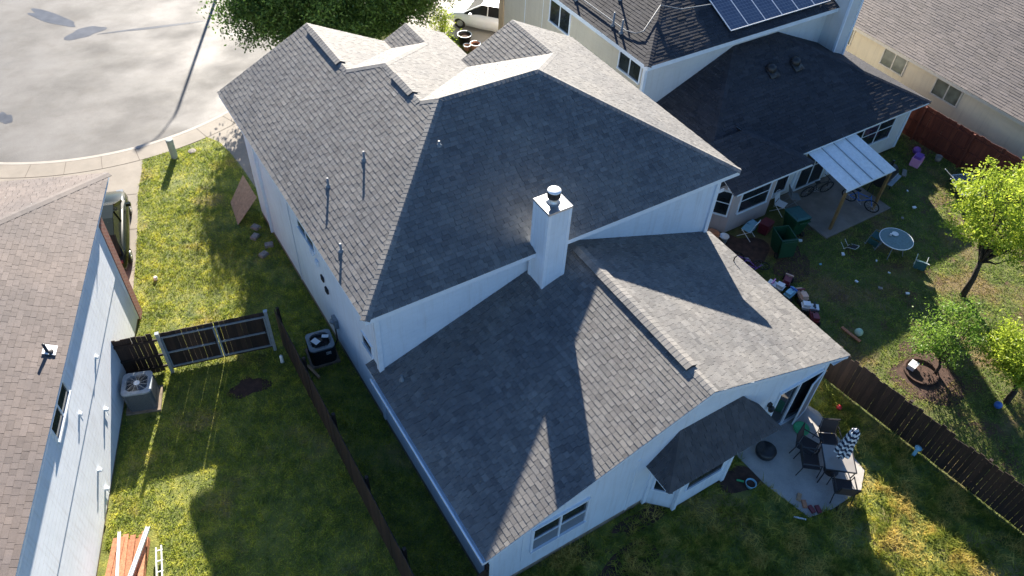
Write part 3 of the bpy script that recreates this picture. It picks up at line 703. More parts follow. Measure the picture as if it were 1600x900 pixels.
m = MB(); q = [LP(-7.645, 6.2), LP(-7.645, -14.5), LP(-7.70, -14.5), LP(-7.70, 6.2)]; m.prism([(p.x, p.y) for p in q], 2.45, 4.83); tag(O('wall', m, M['wall_left'], LH), 'upper storey siding standing proud of the lower wall')
m = MB(); m.beam(LP(-7.665, 6.16, .12), LP(-7.665, 6.16, 4.82), .1, .03); O('corner_trim', m, M['trim'], LH)
window(LH, LP(-7.645, -.5, 4.25), 1.45, .75, dv, nv, 2, False, depth=.05)
def wallbox(q_, z, kind):
    p = LP(-7.68, q_, z)
    m = MB(); m.box(p+nv*.04, (.08, .1, .1), rz=LRZ); m.box(p+nv*.09-Z*.02, (.04, .08, .07), rz=LRZ)
    if kind: m.tube([p+nv*.03-Z*.05, p+nv*.03-Z*.3], .01, 6)
    return O('wall_vent', m, M['trim'], LH)
for t_, z_, k_ in ((2.35, 2.72, 0), (.18, 3.0, 1), (1.45, 1.43, 1), (-.39, 1.14, 0), (-.57, .45, 1)): wallbox(t_, z_, k_)
m = MB(); p = LP(-7.71, .5, 5.14); m.lathe([(.14, -.03), (.13, .03), (.04, .06), (.035, .34)], p, 10); O('vent_pipe', m, M['metal_dark'], LH, True)
m = MB(); m.box(p+Vector((.06, .05, .04)), (.3, .3, .012), rz=LRZ, ry=R(23)); O('flashing', m, M['metal_white'], LH)

# ================================================================== RIGHT HOUSE (solar panels)
NH = E('solar_panel_house', 'cream two storey house behind the central one with dark roof and solar panels', 'house', (14.7, 2.5, 0))
sh, dk, cp_ = MB(), MB(), MB()
sN = .42; ex, ey = 14.35, 6.4; rN = 5.6
shingles(sh, dk, (ex, ey, 5.5), Y, X, sN, [(0, 0), (rN, rN), (11.4-rN, rN), (11.4, 0)], 61, tw=(.2, .5))
shingles(sh, dk, (ex, ey, 5.5), X, Y, sN, [(0, 0), (rN, rN), (11.15, rN)], 62, tw=(.2, .5))
shingles(sh, dk, (ex+11.15, ey+11.4, 5.5), -X, -Y, sN, [(0, rN), (11.15-rN, rN), (11.15, 0)], 63, tw=(.4, .9))
uro = tag(O('roof', sh, M['shingle_slate'], NH), 'dark upper hip roof carrying solar panels')
dk.face([(ex+11.0, ey, 5.45), (ex+11.0, ey+11.4, 5.45), (ex+11.0, ey+rN, 5.45+rN*sN)]); O('roof_deck', dk, M['trim'], uro)
a1, a2 = nrm(X, sN), nrm(Y, sN)
caps(cp_, (ex, ey, 5.5), (ex+rN, ey+rN, 5.5+rN*sN), a1, a2, seed=64); O('ridge_cap', cp_, M['shingle_slate'], uro)
m = MB(); m.prism([(ex+.01, ey+.01), (ex+11.14, ey+.01), (ex+11.14, ey+11.38), (ex+.01, ey+11.38)], 5.28, 5.478); O('fascia', m, M['trim'], NH)
m = MB(); m.prism([(14.7, 6.86), (25.1, 6.86), (25.1, 17.4), (14.7, 17.4)], .1, 5.29); tag(O('wall', m, M['wall_cream'], NH), 'cream wall of the two storey block')
m = MB(); m.bb(14.7, 25.1, 6.852, 6.859, 2.6, 5.28); O('rear_siding', m, M['wall_grey'], NH)
m = MB(); m.bb(14.66, 14.8, 6.82, 6.95, 2.6, 5.28); m.bb(14.69, 14.699, 15.3, 15.34, .2, 5.2); m.bb(14.69, 14.699, 13.9, 13.92, .2, 5.2); O('corner_trim', m, M['trim'], NH)
m = MB(); m.bb(14.62, 15.0, 17.1, 17.45, 0, 5.27); tag(O('corner_post', m, M['trim_tan'], NH), 'tan post at the street corner')
window(NH, (14.7, 12.6, 4.55), 1.45, .95, -Y, -X, 2, False, depth=.05); window(NH, (14.7, 7.75, 4.75), 1.3, .8, -Y, -X, 2, False, 'glass', depth=.05)
m = MB(); m.bb(24.75, 25.5, 5.95, 6.85, 2.5, 8.3); nch = O('chimney', m, M['wall_grey'], NH); m = MB(); m.bb(25.44, 25.53, 5.90, 6.0, 2.5, 8.3); m.bb(24.72, 24.8, 5.9, 6.0, 2.5, 8.3); O('corner_trim', m, M['trim'], nch)
# lower roof of the right house
sh, dk, cp_ = MB(), MB(), MB()
l0, l1 = 14.06, 27.05; yb = 2.05; sB = .46; tq = 4.8
shingles(sh, dk, (l0, yb, 2.65), X, Y, sB, [(0, 0), (tq*sB/.42, tq), (l1-l0-tq*sB/.42, tq), (l1-l0, 0)], 71, tw=(.25, .6))
shingles(sh, dk, (l0, yb, 2.65), Y, X, .42, [(0, 0), (tq, tq*sB/.42), (tq+.01, tq*sB/.42)], 72, tw=(.25, .6))
shingles(sh, dk, (l1, yb, 2.65), Y, -X, .42, [(0, 0), (tq, tq*sB/.42), (9, tq*sB/.42)], 73, tw=(.25, .6))
bl0, bl1, bys = 15.0, 19.2, 1.4
shingles(sh, dk, (bl0, bys, 2.65), X, Y, .42, [(0, 2.1), (2.1, 2.1), (4.2, 0)], 74, tw=(.25, .6))
shingles(sh, dk, (bl1, bys, 2.65), Y, -X, .42, [(0, 0), (2.1, 2.1), (3.5, 2.1)], 75, tw=(.25, .6))
lro = O('roof', sh, M['shingle_slate'], NH); tag(lro, 'dark lower roof over the single storey part'); O('roof_deck', dk, M['trim'], lro)
caps(cp_, (bl1, bys, 2.65), (bl1-2.1, bys+2.1, 2.65+.42*2.1), nrm(Y, .42), nrm(-X, .42), seed=76)
caps(cp_, (l0, yb, 2.65), (l0+tq*sB/.42, yb+tq, 2.65+tq*sB), nrm(Y, sB), nrm(X, .42), seed=77)
caps(cp_, (l1, yb, 2.65), (l1-tq*sB/.42, yb+tq, 2.65+tq*sB), nrm(Y, sB), nrm(-X, .42), seed=78)
O('ridge_cap', cp_, M['shingle_slate'], lro)
m = MB(); m.bb(bl0+.2, bl1-.01, bys+.01, bys+.05, 2.5, 2.63); m.bb(bl1-.05, bl1-.01, bys+.05, 2.0, 2.5, 2.63); m.bb(19.3, l1-.01, yb+.01, yb+.05, 2.5, 2.63); m.bb(l0, bl0, 1.9, 1.94, 2.5, 2.63)
m.beam((15.22, 1.4, 2.565), (15.22, 1.92, 2.565), .04, .13); m.bb(l1-.05, l1-.01, yb+.05, 11, 2.5, 2.63); O('fascia', m, M['trim'], NH)
m = MB(); m.prism([(15.0, 2.5), (26.65, 2.5), (26.65, 11), (25.15, 11), (25.15, 6.84), (15.0, 6.84)], .1, 2.62); tag(O('wall', m, M['wall_grey'], NH), 'pale rear wall of the single storey part')
m = MB(); m.prism([(15.3, 2.5), (15.75, 1.9), (18.0, 1.9), (18.5, 2.5)], .1, 2.52); nby = O('bay_window', m, M['wall_pink'], NH)
def nwin(A, B, wd, n, z, hh, par=nby):
    A = Vector((*A, 0)); B = Vector((*B, 0)); ax = (B-A).normalized(); out = Vector((ax.y, -ax.x, 0)); return window(par, (A+B)/2+Vector((0, 0, z)), wd, hh, ax, out, n, True, depth=.05)
nwin((15.3, 2.5), (15.75, 1.9), .5, 1, 1.55, 1.1); nwin((15.9, 1.9), (17.9, 1.9), 1.5, 1, 1.55, 1.1); nwin((18.0, 1.9), (18.5, 2.5), .5, 1, 1.55, 1.1)
nwin((22.55, 2.5), (25.8, 2.5), 3.0, 3, 1.6, 1.15, NH); nwin((18.7, 2.5), (19.6, 2.5), .75, 1, 1.3, 1.7, NH); nwin((20.2, 2.5), (21.8, 2.5), 1.5, 2, 1.15, 2.0, NH)
m = MB()
for x in (15.1, 18.6, 20.0, 22.1, 26.6): m.box((x, 2.48, 1.35), (.14, .06, 2.4))
O('corner_trim', m, M['trim'], NH)
for (x, y, z) in ((21.58, 5.4, 4.19), (20.24, 5.45, 4.21)):
    m = MB(); m.lathe([(.22, -.1), (.22, .12), (.2, .2), (.12, .27), (.001, .3)], (x, y, z), 18); m.box((x, y-.16, z+.0), (.5, .5, .02), rx=math.atan(.46)); O('roof_vent', m, M['metal_dark'], NH, True)
# solar array
nA = nrm(Y, sN); VA = (Y+Z*sN).normalized()
def onN(x, v, d=0): return Vector((x, ey, 5.5))+VA*v+nA*d
for r_ in range(2):
    for k in range(6):
        x0 = 18.72+k*.945; v0_ = .36+r_*1.66
        if r_ == 1 and k > 4: continue
        fr = MB(); A = [onN(x0+i*.93, v0_+j*1.63, .11) for i, j in ((0, 0), (1, 0), (1, 1), (0, 1))]
        for i in range(4): fr.beam(A[i], A[(i+1) % 4], .03, .035)
        fo = O('solar_panel', fr, M['metal_white'], NH)
        c = onN(x0+.465, v0_+.815, .118); me = MB(); me.box((0, 0, 0), (.91, 1.61, .016))
        g = O('cells', me, M['solar'], fo, local=True)
        g.matrix_local = wm(fo).inverted() @ (Matrix.Translation(c) @ Matrix.Rotation(math.atan(sN), 4, 'X'))
m = MB()
for r_ in range(2):
    for v in (.7, 1.7): m.beam(onN(18.66, v+r_*1.66, .06), onN(24.4, v+r_*1.66, .06), .04, .05)
O('mounting_rail', m, M['metal_dark'], NH)
nB = nrm(X, sN); VB = (X+Z*sN).normalized()
def onNL(y, v, d=0): return Vector((ex, y, 5.5))+VB*v+nB*d
m = MB(); m.tube([onNL(17, .62, .07), onNL(12, .6, .09), onNL(8.5, .6, .09), onNL(8.05, .75, .1), onNL(7.9, 1.0, .12), Vector((16.45, 8.5, 6.5)), onN(17.2, 1.9, .12), onN(18.7, 1.75, .1)], .022, 8); O('conduit', m, M['pvc'], NH, True)
for y, v in ((9.24, .5), (8.63, .45), (11.7, .45), (10.2, 1.6)): 
    p = onNL(y, v); m = MB(); m.lathe([(.1, -.03), (.1, .03), (.045, .07), (.035, .55)], p, 10); O('vent_pipe', m, M['pvc'], NH, True)

# ================================================================== FAR RIGHT HOUSE
FH = E('low_cream_house', 'low cream walled house in the top right corner with a faded brown roof', 'house', (29.62, 0, 0))
sh, dk, cp_ = MB(), MB(), MB()
shingles(sh, dk, (29.3, -16, 2.65), Y, X, .4, [(0, 8), (38, 8)], 81, tw=(.3, .7))
shingles(sh, dk, (45.3, -16, 2.65), Y, -X, .4, [(0, 8), (38, 8)], 82, e=.3, tw=(1, 2))
fro = O('roof', sh, M['shingle_tan'], FH); dk.prism([(29.31, -15.9), (45.2, -15.9), (45.2, 21.9), (29.31, 21.9)], 2.47, 2.62); O('fascia', dk, M['trim_cream'], FH)
caps(cp_, (37.3, -16, 5.85), (37.3, 22, 5.85), nrm(X, .4), nrm(-X, .4), seed=83); O('ridge_cap', cp_, M['shingle_tan'], fro)
m = MB(); m.bb(29.62, 45, -15.6, 21.6, .0, 2.48); O('wall', m, M['wall_cream2'], FH)
window(FH, (29.62, 5.8, 1.93), 1.25, .75, Y, -X, 2, False, 'glass_green', 'trim_cream', depth=.05); window(FH, (29.62, 2.8, 1.93), 1.3, .75, Y, -X, 2, False, 'glass_green', 'trim_cream', depth=.05)
window(FH, (29.62, 9.0, 1.93), 1.25, .75, Y, -X, 2, False, 'glass_green', 'trim_cream', depth=.05)

# ================================================================== FENCES
def fence_run(root, A, B, hgt=1.8, bw=.14, gap=.006, th=.018, side=1, mat='fence', seed=1, rails=True, posts=True, topvar=.015, hb=None, missing=.0):
    """boards from A to B; rails and posts on the `side` of the line"""
    A = Vector((A[0], A[1], 0)); B = Vector((B[0], B[1], 0)); L = (B-A).length; t = (B-A)/L; o = Vector((-t.y, t.x, 0))*side
    rnd = random.Random(seed); m = MB(); k = int(L/(bw+gap)); rz = math.atan2(t.y, t.x)
    for i in range(k):
        c = A+t*((i+.5)*(bw+gap)); hh = hgt+rnd.gauss(0, topvar)
        m.box(c+Z*(hh/2+.03)+o*rnd.gauss(0, .004), (bw*(1.0 if rnd.random() < .8 else .95)+gap*.7, th, hh), rz=rz+rnd.gauss(0, .015), t=rnd.random(), ry=rnd.gauss(0, .003))
    O('fence_board', m, M[mat], root)
    if rails:
        for z in (.3, .85, min(1.55, hgt-.2)):
            m = MB(); m.beam(A+o*.035+Z*z, B+o*.035+Z*z, .04, .09, t=.3); O('rail', m, M[mat], root)
    if posts:
        n = max(1, int(round(L/2.4)))
        for i in range(n+1):
            p = A+t*(L*i/n)+o*.10; m = MB(); m.box(p+Z*(hgt/2), (.09, .09, hgt+.04), rz=rz, t=.4); O('post', m, M[mat], root)
SF_ = E('board_fence', 'long dark board fence between the left lawn and the central house', 'fence', (-1.3, 4.9, 0))
fence_run(SF_, (-1.22, 5.0), (-1.42, -9), seed=5, side=1)
GF = E('board_fence', 'short dark board fence between the left house wall and the metal framed gate', 'fence', (-5.3, 5.95, 0))
fence_run(GF, (-5.98, 6.12), (-4.72, 5.8), seed=6, side=-1, posts=False)
RF = E('board_fence', 'weathered dark brown board fence between the two back yards on the right', 'fence', (13.9, -6, 0))
fence_run(RF, (13.7, 2.0), (13.82, -5.2), seed=7, side=1, hgt=1.55); fence_run(RF, (13.83, -5.2), (15.02, -15.5), seed=8, side=1, topvar=.035, gap=.012, hgt=1.5)
BF = E('board_fence', 'red brown board fence in front of the low cream house', 'fence', (28.1, 2, 0))
fence_run(BF, (28.0, 5.0), (28.75, -12), seed=9, mat='fence_red', side=-1, hgt=1.75)
BF2 = E('board_fence', 'short red brown fence piece joining the solar panel house to the back fence', 'fence', (27, 2.6, 0))
fence_run(BF2, (26.7, 3.2), (27.93, 3.25), seed=10, mat='fence_red', posts=False)
FF = E('board_fence', 'dark board fence closing the side yard near the front corner of the low rear wing', 'fence', (-.4, -6, 0))
fence_run(FF, (-1.36, -6.0), (.34, -5.85), seed=12)
# double gate with steel frames
def gate(A, B, seed):
    A = Vector((*A, 0)); B = Vector((*B, 0)); t = (B-A).normalized(); rz = math.atan2(t.y, t.x); L = (B-A).length; o = Vector((t.y, -t.x, 0))
    g = E('gate', '', 'gate', tuple(A), rz); rnd = random.Random(seed); m = MB(); k = int(L/.15)
    for i in range(k): m.box(A+t*(L*(i+.5)/k)+Z*.93, (L/k*(1.0 if rnd.random() < .75 else .95), .018, 1.72+rnd.gauss(0, .01)), rz=rz, t=rnd.random())
    O('gate_board', m, M['fence'], g)
    m = MB()
    for z in (.22, .9, 1.62): m.beam(A+o*.045+Z*z, B+o*.045+Z*z, .045, .045)
    for p in (A+t*.03, B-t*.03): m.beam(p+o*.045+Z*.2, p+o*.045+Z*1.64, .045, .045)
    O('gate_frame', m, M['gate_metal'], g)
    m = MB(); m.box(A+o*.07+Z*1.0+t*(L-.08), (.04, .05, .16), rz=rz); O('latch', m, M['metal_dark'], g)
    return g
g = gate((-4.62, 5.775), (-3.075, 5.415), 1); tag(g, 'dark board gate leaf on a steel frame, on the air conditioner side'); g['group'] = 'double gate leaves'
g = gate((-3.055, 5.41), (-1.56, 5.055), 2); tag(g, 'dark board gate leaf on a steel frame, next to the long board fence corner'); g['group'] = 'double gate leaves'
for (x, y), lb in (((-4.68, 5.74), 'grey square steel gate post between the short fence and the gate'), ((-1.52, 5.02), 'grey square steel gate post at the corner of the long fence')):
    m = MB(); m.box((x, y-.06, .95), (.1, .1, 1.9), rz=R(-14)); m.box((x, y-.06, 1.91), (.12, .12, .03), rz=R(-14)); tag(O('gate_post', m, M['gate_metal']), lb, 'post')
# ================================================================== AIR CONDITIONERS
def condenser(loc, rz, sx, h, body, top, label, pad=1.0):
    r = E('air_conditioner', label, 'air conditioner', loc, rz); hx = sx/2
    def rrect(k, z, rad=.14):
        P = []
        for cx, cy, a0 in ((1, 1, 0), (-1, 1, 90), (-1, -1, 180), (1, -1, 270)):
            for i in range(5):
                a = R(a0+i*22.5); P.append((cx*(hx*k-rad)+rad*math.cos(a), cy*(hx*k-rad)+rad*math.sin(a), z))
        return P
    mw = Matrix.Translation(loc) @ Matrix.Rotation(rz, 4, 'Z'); T = lambda P: [tuple(mw @ Vector(p)) for p in P]
    m = MB(); lv = [rrect(1, .06), rrect(1, h-.07)]; n = 20
    m.mesh(T(lv[0]+lv[1]), [(i, (i+1) % n, n+(i+1) % n, n+i) for i in range(n)]+[tuple(range(n-1, -1, -1))]); O('casing', m, M[body], r)
    m = MB(); k = 0
    for sdn in range(4):
        for i in range(15):
            x = -hx*.72+i*hx*1.44/14; p = Matrix.Rotation(sdn*PI/2, 4, 'Z') @ Vector((x, -hx-.006, h/2)); m.box(mw @ p, (.012, .014, h-.2), rz=rz+sdn*PI/2)
    for z in [h*q for q in (.15, .32, .49, .66, .83)]:
        P, Q = rrect(1.02, z-.006), rrect(1.02, z+.006); m.mesh(T(P+Q), [(i, (i+1) % n, n+(i+1) % n, n+i) for i in range(n)])
    O('louver', m, M[body], r)
    m = MB(); P, Q, U = rrect(1.03, h-.07), rrect(1.03, h-.01), []
    rin = hx*.88
    for i, q in enumerate(Q):
        a = math.atan2(q[1], q[0]); U.append((rin*math.cos(a), rin*math.sin(a), h))
    V = [(x*.99, y*.99, h-.08) for x, y, z in U]
    m.mesh(T(P+Q+U+V), [(j*n+i, j*n+(i+1) % n, (j+1)*n+(i+1) % n, (j+1)*n+i) for j in range(3) for i in range(n)]); O('top_cover', m, M[top], r)
    m = MB(); 
    for rr_ in [rin*q for q in (.3, .42, .54, .66, .78, .9, .99)]: m.torus(mw @ Vector((0, 0, h)), rr_, .004, 'Z', 24, 4)
    for i in range(12):
        a = i*PI/6; m.beam(mw @ Vector((.08*math.cos(a), .08*math.sin(a), h+.006)), mw @ Vector((rin*math.cos(a+.25), rin*math.sin(a+.25), h+.006)), .008, .006)
    O('fan_guard', m, M['metal'] if body == 'fin' else M['metal_dark'], r)
    m = MB(); m.lathe([(.09, h), (.09, h+.012), (.001, h+.02)], loc, 16); O('hub', m, M['metal_white'] if body == 'fin' else M['metal_dark'], r)
    m = MB(); 
    for i in range(4):
        a = i*PI/2+.4; p = mw @ Vector((rin*.45*math.cos(a), rin*.45*math.sin(a), h-.13)); m.box(p, (rin*.8, .2, .008), rz=rz+a, rx=.45)
    m.lathe([(rin*.98, h-.22), (.001, h-.22)], loc, 20, close=False); O('fan', m, M['metal_dark'], r)
    m = MB(); m.box(mw @ Vector((0, 0, .03)), (sx*1.2*pad, sx*1.15*pad, .08), rz=rz); O('pad', m, M['foundation'], r)
    return r
ac1 = condenser((-5.72, 4.98, 0), R(-19), .84, .92, 'fin', 'gate_metal', 'grey air conditioner beside the sunlit wall of the left house')
ac2 = condenser((-.26, 3.93, 0), R(-8), .8, .82, 'fin_dark', 'metal_grey', 'black air conditioner in the narrow yard beside the central house')
m = MB(); m.box((-.15, 3.51, .55), (.16, .01, .13), rz=R(-8)); O('rating_plate', m, M['white_pl'], ac2)
m = MB(); m.box((-.1, 3.51, .28), (.07, .01, .09), rz=R(-8)); O('service_plate', m, M['white_pl'], ac2)
m = MB(); m.box((-.4, 3.93, .84), (.2, .26, .012), rz=.4); m.box((-.05, 3.98, .85), (.22, .13, .012), rz=-.5); tag(O('paper_sheet', m, M['white_pl']), 'white scraps lying on the fan guard of the black air conditioner', 'litter')
m = MB(); m.beam((-.85, 3.75, .05), (-.72, 3.1, .05), .09, .09, t=.9); tag(O('timber_offcut', m, M['ply']), 'loose timber length on the grass beside the black air conditioner', 'timber')
m = MB(); m.lathe([(.07, 0), (.06, .02), (.055, .3), (.03, .34)], (-1.5, 4.35, 0), 12); tag(O('bottle', m, M['white_pl']), 'white bottle standing in the grass by the long fence', 'bottle')
# ================================================================== LEFT YARD THINGS
pa, pb = Vector((-7.18, .42, 0)), Vector((.93, -.36, 0)).normalized(); pc = Vector((-.36, -.93, 0)).normalized(); prz = math.atan2(pb.y, pb.x)
cs = E('cedar_board_stack', 'stack of orange cedar boards on the grass in the bottom left corner', 'lumber', (-7.3, -.6, 0), prz)
rnd = random.Random(4)
for k in range(6):
    c = pa+pb*(-.42+k*.165)+pc*1.0; m = MB(); m.box(c+Z*(.26+.03*(k % 2)), (.14, 2.1+rnd.uniform(-.1, .1), .03), rz=prz+rnd.uniform(-.06, .06), t=rnd.random()); O('board', m, M['cedar'], cs)
m = MB()
for z in (.05, .12, .19): m.box(pa+pc*1.0+Z*z, (.9, 1.9, .05), rz=prz, t=rnd.random())
O('lower_boards', m, M['cedar'], cs)
for (a, b, wd, lb) in (((-7.38, .62, .38), (-8.0, -1.6, .38), .055, 'narrow white metal channel lying along the cedar boards'), ((-6.68, .36, .42), (-8.0, -1.7, .42), .1, 'wide white metal channel lying across the cedar boards')):
    a = Vector(a); b = Vector(b); m = MB(); d = (b-a).normalized(); sdv = d.cross(Z).normalized()
    m.beam(a, b, wd, .012); m.beam(a+sdv*wd/2+Z*.03, b+sdv*wd/2+Z*.03, .01, .07); m.beam(a-sdv*wd/2+Z*.03, b-sdv*wd/2+Z*.03, .01, .07)
    tag(O('metal_channel', m, M['metal_white']), lb, 'metal channel')
m = MB(); 
for q in (-.07, .07): m.beam((-6.62+q, -.2, .2), (-6.95+q, -1.6, .2), .03, .05)
for k in range(5): m.beam((-6.69-.07*k, -.3-.3*k, .2), (-6.55-.07*k, -.33-.3*k, .2), .025, .03)
tag(O('trellis_frame', m, M['metal_white']), 'weathered white slatted frame leaning on the right of the cedar boards', 'frame')
m = MB(); P = [Vector(p) for p in ((-.42, 13.0, .02), (.36, 13.35, .85), (.36, 11.75, .85), (-.6, 11.55, .02))]; o_ = Vector((.02, 0, .015))
m.mesh(P+[p+o_ for p in P], [(3, 2, 1, 0), (4, 5, 6, 7), (0, 1, 5, 4), (1, 2, 6, 5), (2, 3, 7, 6), (3, 0, 4, 7)]); 
tag(O('plywood_sheet', m, M['ply']), 'weathered plywood sheet leaning on the side of the central house', 'plywood')
m = MB(); m.lathe([(.14, 0), (.14, .75), (.15, .77), (.15, .86), (.13, .9), (.001, .91)], (-1.5, 17.0, 0), 20); m.box((-1.5, 16.86, .5), (.09, .02, .14)); tag(O('utility_pedestal', m, simple('dull_green_grey_paint', (.3, .36, .33), .5)), 'grey green utility pedestal on the lawn beside the sidewalk', 'utility box')
m = MB(); m.lathe([(.07, 0), (.07, .1), (.05, .13), (.001, .14)], (-4.05, 10.15, 0), 12); tag(O('cleanout_cap', m, M['white_pl']), 'small white cap standing in the middle of the left lawn', 'pipe cap')
m = MB(); m.lathe([(.16, 0), (.17, .03), (.1, .05), (.001, .05)], (-.75, 17.05, 0), 12); tag(O('meter_cover', m, M['stone']), 'pale round cover in the grass near the sidewalk corner', 'cover')
rnd = random.Random(8)
for i, (x, y) in enumerate(((-.25, 10.6), (.05, 9.9), (-.3, 9.5), (-.05, 11.1))):
    m = MB(); m.box((x, y, .05), (.28, .22, .1), rz=rnd.random()*3, taper=1.2); o_ = tag(O('paving_stone', m, M['stone']), 'grey rubble stone lying in the grass beside the central house wall', 'stone', 'rubble stones by the side wall')
# ================================================================== CARS
def car(loc, rz, paint, label):
    r = E('parked_car', label, 'car', loc, rz); mw = Matrix.Translation(loc) @ Matrix.Rotation(rz, 4, 'Z')
    T = lambda P: [tuple(mw @ Vector(p)) for p in P]
    st = [(-2.2, .70, .42, .66), (-2.1, .80, .30, .82), (-1.5, .88, .24, .93), (-.6, .90, .22, .94), (.4, .90, .22, .93), (1.2, .89, .24, .90), (1.8, .85, .28, .78), (2.15, .74, .34, .62), (2.25, .6, .42, .52)]
    P = []; F = []
    for x, hw, z0, z1 in st:
        P += [(x, -hw*.92, z0), (x, -hw, (z0+z1)/2), (x, -hw*.95, z1-.05), (x, -hw*.8, z1), (x, 0, z1+.03), (x, hw*.8, z1), (x, hw*.95, z1-.05), (x, hw, (z0+z1)/2), (x, hw*.92, z0)]
    n = 9
    for i in range(len(st)-1):
        for k in range(n-1): F.append((i*n+k, (i+1)*n+k, (i+1)*n+k+1, i*n+k+1))
        F.append((i*n+n-1, (i+1)*n+n-1, (i+1)*n, i*n))
    F += [tuple(range(n)), tuple(range(len(P)-1, len(P)-n-1, -1))]
    m = MB(); m.mesh(T(P), F); O('body', m, M[paint], r, True)
    cb = [(-1.95, .70, .90, .93), (-1.35, .62, .92, 1.36), (-.5, .60, .94, 1.45), (.3, .60, .94, 1.42), (1.15, .72, .90, .93)]
    m = MB(); P = []; F = []
    for x, hw, z0, z1 in cb: P += [(x, -hw-.12, z0-.02), (x, -hw, z1), (x, hw, z1), (x, hw+.12, z0-.02)]
    for i in range(4):
        for k in (0, 2): F.append((i*4+k, (i+1)*4+k, (i+1)*4+k+1, i*4+k+1))
    F += [(1, 5, 6, 2), (13, 17, 18, 14)]
    m.mesh(T(P), F); O('window', m, M['car_glass'], r)
    m = MB(); m.mesh(T([(x, y, z) for x, hw, z0, z1 in cb[1:4] for y, z in ((-hw*.98, z1+.004), (0, z1+.03), (hw*.98, z1+.004))]), [(0, 3, 4, 1), (1, 4, 5, 2), (3, 6, 7, 4), (4, 7, 8, 5)])
    for sgn in (-1, 1):
        for (x0, hw0, a, z0), (x1, hw1, b, z1) in (((cb[0]), (cb[1])), ((cb[3]), (cb[4]))):
            m.beam(mw @ Vector((x0, sgn*(hw0+.01), z0)), mw @ Vector((x1, sgn*(hw1+.01), z1)), .06, .05)
        m.beam(mw @ Vector((-.1, sgn*.6, 1.44)), mw @ Vector((-.1, sgn*.71, .94)), .05, .07)
    O('roof_panel', m, M[paint], r)
    for x in (-1.35, 1.38):
        for sgn in (-1, 1):
            m = MB(); c = mw @ Vector((x, sgn*.80, .32)); m.torus(c, .235, .085, 'Y', 24, 8, rz); w_ = O('wheel', m, M['tyre'], r, True)
            m = MB(); m.torus(c, .1, .1, 'Y', 16, 6, rz); O('rim', m, M['metal'], w_)
    for sgn in (-1, 1):
        m = MB(); m.box(mw @ Vector((2.1, sgn*.58, .6)), (.16, .24, .09), rz=rz); O('headlight', m, M['glass_screen'], r)
        m = MB(); m.box(mw @ Vector((-2.12, sgn*.62, .74)), (.1, .22, .09), rz=rz); O('tail_light', m, M['maroon'], r)
        m = MB(); m.box(mw @ Vector((.75, sgn*.98, .98)), (.12, .18, .12), rz=rz); O('mirror', m, M[paint], r)
    return r
car((-5.05, 13.0, 0), R(77), 'carpaint', 'black car on the left driveway, half hidden behind the pink roofed house')
car((16.05, 20.6, 0), R(130), 'carwhite', 'white car on the driveway between the trees and the cream house')
# ================================================================== PATIO SET
tb = E('patio_table', 'square pale glass patio table with the striped umbrella through it', 'table', (11.28, -7.83, .02), R(-39))
mw = wm(tb)
m = MB(); m.box(mw @ Vector((0, 0, .72)), (.86, .86, .012), rz=R(-39)); O('table_top', m, M['table_glass'], tb)
m = MB()
for i in range(4):
    a = Matrix.Rotation(i*PI/2, 4, 'Z'); m.beam(mw @ a @ Vector((-.45, -.45, .715)), mw @ a @ Vector((.45, -.45, .715)), .035, .03)
O('frame', m, M['metal_dark'], tb)
for i in range(4):
    a = Matrix.Rotation(i*PI/2, 4, 'Z'); m = MB(); m.tube([mw @ a @ Vector((-.43, -.43, .7)), mw @ a @ Vector((-.4, -.4, .35)), mw @ a @ Vector((-.47, -.47, 0))], .018, 8); O('leg', m, M['metal_dark'], tb)
um = E('striped_umbrella', 'folded navy and white striped umbrella standing through the patio table', 'umbrella', (11.28, -7.83, .02))
m = MB(); m.tube([(11.28, -7.83, .03), (11.28, -7.83, 2.3)], .02, 10); O('pole', m, M['metal_dark'], um)
m = MB(); m.lathe([(.22, 0), (.22, .05), (.05, .1), (.03, .3)], (11.28, -7.83, .02), 20); O('base', m, M['metal_dark'], um)
P = []; F = []; nn = 32; zs = [.98, 1.0, 1.15, 1.35, 1.55, 1.75, 1.95, 2.1, 2.2, 2.24]; rs = [.03, .19, .2, .175, .16, .15, .13, .11, .07, .01]
for z, r_ in zip(zs, rs):
    for k in range(nn):
        a = 2*PI*k/nn; q = r_*(1+.28*math.sin(8*a+z*1.5)); P.append((q*math.cos(a), q*math.sin(a), z))
for i in range(len(zs)-1):
    for k in range(nn): F.append((i*nn+k, i*nn+(k+1) % nn, (i+1)*nn+(k+1) % nn, (i+1)*nn+k))
m = MB(); m.mesh(P, F); O('canopy', m, M['stripe'], um, local=True)
